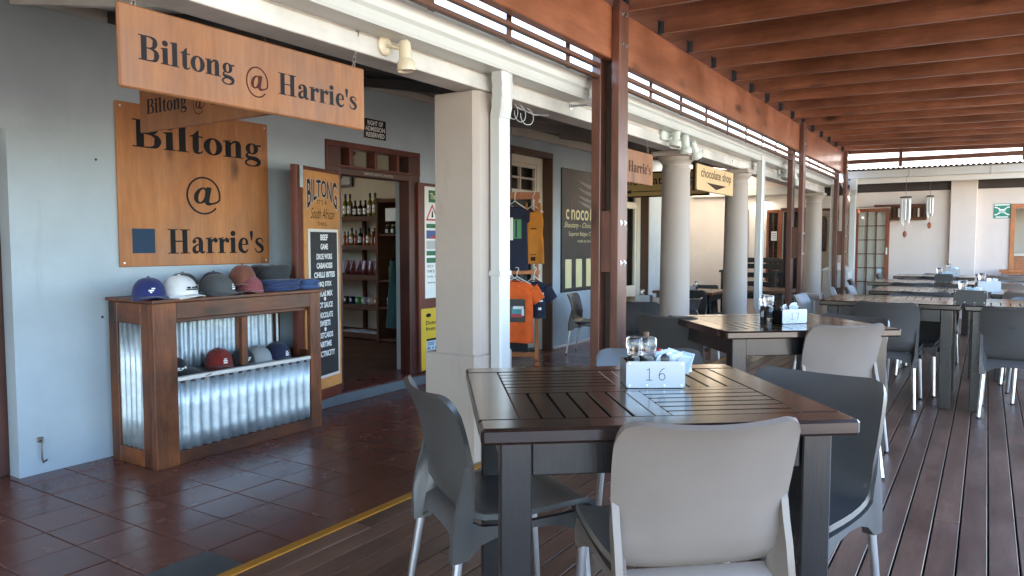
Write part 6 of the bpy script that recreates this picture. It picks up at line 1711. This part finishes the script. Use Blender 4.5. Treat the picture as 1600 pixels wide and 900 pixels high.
for k in range(4): m.box(-3.44, -3.36, YE - 0.0765, YE - 0.0752, 1.575 + .035 * k, 1.585 + .035 * k)
B(m, 'print', M['letter'], nb)
m = MB(); m.box(-3.30, -2.72, YE - 0.02, YE + 0.02, 2.10, 2.16, 0.003); m.box(-2.745, -2.69, YE - 0.021, YE + 0.02, 0, 2.099, 0.003)
B(m, 'door_frame', M['door_red'], eb)
B(MB().box(-3.30, -2.72, YE + 0.25, YE + 0.28, 0, 2.1), 'dark_interior_sheet', M['dark_band'], eb)  # dark sheet in place of the shaded depth of the doorway
B(MB().box(-2.67, -2.30, YE - 0.015, YE + 0.01, 2.10, 2.135, 0.003), 'lintel', M['door_red'], eb)
m = MB(); m.box(-3.99, -3.90, YE - 0.03, YE - 0.001, 0, 2.15, 0.003); B(m, 'door_frame', M['door_red'], eb)
sm = E('carved_shield', 'tall dark carved wooden shield hanging in the end doorway behind the downpipe', 'carving', (-2.53, YE, 1.66))
m = MB(); m.prism([(-.055, .02), (.055, .02), (.062, .1), (.06, .58), (.045, .65), (.0, .67), (-.045, .65), (-.06, .58), (-.062, .1)], 0, 0.04, frame((-2.535, YE - 0.02, 1.325), (1, 0, 0), (0, 0, 1)))
B(m, 'board', M['art_dark'], sm)
for k in range(5): B(MB().lathe([(.03, 0), (.022, .012), (.012, .014), (0, .016)], (0, 0, 0), 10, Matrix.Translation((-2.535, YE - 0.06, 1.43 + .11 * k)) @ Matrix.Rotation(R(90), 4, 'X')), 'carving', M['art_dark'], sm, True)
B(MB().box(-2.40, -2.345, YE - 0.03, YE - 0.001, 1.5, 2.04, 0.004), 'wood_panel', M['orange_wood'], eb)
wr = E('wall_rack', 'long brown wooden rack fixed high on the end wall behind the wind chimes', 'rack', (-1.3, YE, 2.03))
B(MB().box(-1.70, -0.89, YE - 0.10, YE - 0.001, 2.135, 2.17, 0.003), 'top_board', M['door_red'], wr)
B(MB().box(-1.44, -0.885, YE - 0.12, YE - 0.001, 1.895, 1.925, 0.003), 'shelf_board', M['shop_wood'], wr)
B(MB().box(-1.44, -0.89, YE - 0.02, YE - 0.002, 1.926, 2.134), 'back_board', M['shop_wood'], wr)
for k in range(7): B(MB().box(-1.40 + 0.075 * k, -1.375 + 0.075 * k, YE - 0.06, YE - 0.021, 1.95, 2.10, 0.002), 'slat', M['bamboo' if k % 2 else 'art_dark'], wr)
gs = E('assembly_sign', 'green and white assembly point sign on the end wall beside the orange door frame', 'sign', (0.18, YE, 2.02))
B(MB().box(0.066, 0.300, YE - 0.008, YE - 0.001, 1.903, 2.142, 0.001), 'plate', M['green_sign'], gs)
fg = frame((0.066, YE - 0.0085, 1.903), (1, 0, 0), (0, 0, 1))
m = MB()
for a0, a1, b0, b1 in ((.01, .22, .208, .229), (.03, .20, .012, .03)): m.prism([(a0, b0), (a1, b0), (a1, b1), (a0, b1)], 0, .0008, fg)
for sx in (0, 1):
    for sy in (0, 1):
        f = lambda a, b: ((a if not sx else .234 - a), (b if not sy else .239 - b))
        q = [f(.012, .050), f(.045, .050), f(.075, .078), f(.080, .062), f(.085, .090), f(.058, .093), f(.066, .085), f(.035, .070), f(.012, .070)]
        m.prism(q if sx == sy else q[::-1], 0, .0009, fg)
m.prism([(.075, .088), (.159, .088), (.159, .150), (.075, .150)], 0, .0010, fg)
B(m, 'print', M['white_print'], gs)
m = MB()
for k in range(4):
    x = .088 + .0195 * k
    m.prism([(x - .006, .094), (x + .006, .094), (x + .006, .120), (x - .006, .120)], .0011, .0014, fg)
    m.prism([(x + .005 * math.cos(t * math.pi / 4), .130 + .006 * math.sin(t * math.pi / 4)) for t in range(8)], .0011, .0014, fg)
B(m, 'print', M['green_sign'], gs)
# orange door opening at right
m = MB(); m.box(0.300, 0.364, YE - 0.03, YE + 0.05, 0, 2.135, 0.003); m.box(0.3645, 1.25, YE - 0.029, YE + 0.05, 2.066, 2.134, 0.003); m.box(1.19, 1.25, YE - 0.03, YE + 0.05, 0, 2.065, 0.003)
B(m, 'door_frame', M['orange_wood'], eb)
ct = E('wooden_counter', 'pale orange wooden counter inside the right-hand doorway', 'counter', (0.8, YE + 0.6, 0))
B(MB().box(0.30, 1.5, YE + 0.5, YE + 0.88, 0, 1.28, 0.004), 'body', M['orange_wood'], ct); B(MB().box(0.28, 1.52, YE + 0.46, YE + 0.885, 1.281, 1.33, 0.004), 'top_board', M['shop_inside'], ct)
bx = E('wooden_box', 'orange wooden box stand in front of the right-hand doorway', 'box', (0.32, YE - 0.4, DZ))
B(MB().box(0.20, 0.44, YE - 0.45, YE - 0.2, DZ, 1.04, 0.004), 'body', M['orange_wood'], bx); B(MB().box(0.17, 0.47, YE - 0.48, YE - 0.17, 1.041, 1.075, 0.004), 'top_board', M['orange_wood'], bx)

# wind chimes
def chime(x, y, z0, z1, r, zp, label, ztop=2.52):
    c = E('wind_chime', label, 'wind chime', (x, y, z0), 'wind chimes')
    B(MB().lathe([(r, 0), (r * 1.03, .01), (r, .022), (0, .024)], (x, y, z0 - .02), 20), 'top_disc', M['art_dark'], c, True, sharp=40)
    m = MB(); m.tube([(x, y, z0), (x, y, ztop)], 0.003, 5); B(m, 'cord', M['chain'], c)
    for k in range(7):
        a = 2 * math.pi * k / 7 + .3; L = (z0 - z1) * (0.78 + .22 * ((k * 3) % 7) / 6)
        B(MB().tube([(x + r * .78 * math.cos(a), y + r * .78 * math.sin(a), z0 - .045), (x + r * .78 * math.cos(a), y + r * .78 * math.sin(a), z0 - L)], 0.0155, 10), 'chime_tube', M['bamboo'], c, True, sharp=50)
    if zp:
        m = MB(); m.tube([(x, y, z0 - .03), (x, y, zp + .08)], 0.002, 4); B(m, 'cord', M['chain'], c)
        B(MB().lathe([(0, 0), (.02, .015), (.032, .05), (.028, .085), (.012, .11), (0, .115)], (x, y, zp - .04), 14, sy=.4), 'pendant', M['terracotta'], c, True)
    return c
chime(-1.165, 13.88, 2.268, 1.79, 0.085, 1.63, 'large pale wind chime with a terracotta pendant hanging from the end gutter', 2.60)
chime(-0.84, 14.35, 2.30, 1.93, 0.055, 1.78, 'smaller dark wind chime near the end wall pilaster', 2.62)
# dark bench under the veranda
bc = E('bench', 'dark wooden armchair bench against the end of the tiled veranda', 'bench', (-3.5, 13.3, 0))
def bb(nm, *a): B(MB().box(*a, 0.005), nm, M['bench'], bc)
for x in (-3.98, -3.10):
    bb('leg', x, x + .07, 13.05, 13.12, 0, 0.98); bb('leg', x, x + .07, 13.55, 13.62, 0, 1.22)
    bb('armrest', x - .02, x + .09, 13.0, 13.55, 0.982, 1.025)
for k in range(4): bb('seat_slat', -3.91, -3.10, 13.06 + .12 * k, 13.165 + .12 * k, 0.60, 0.63)
for z in (0.72, 0.88, 1.04, 1.15): bb('back_slat', -3.91, -3.10, 13.57, 13.60, z, z + 0.09)
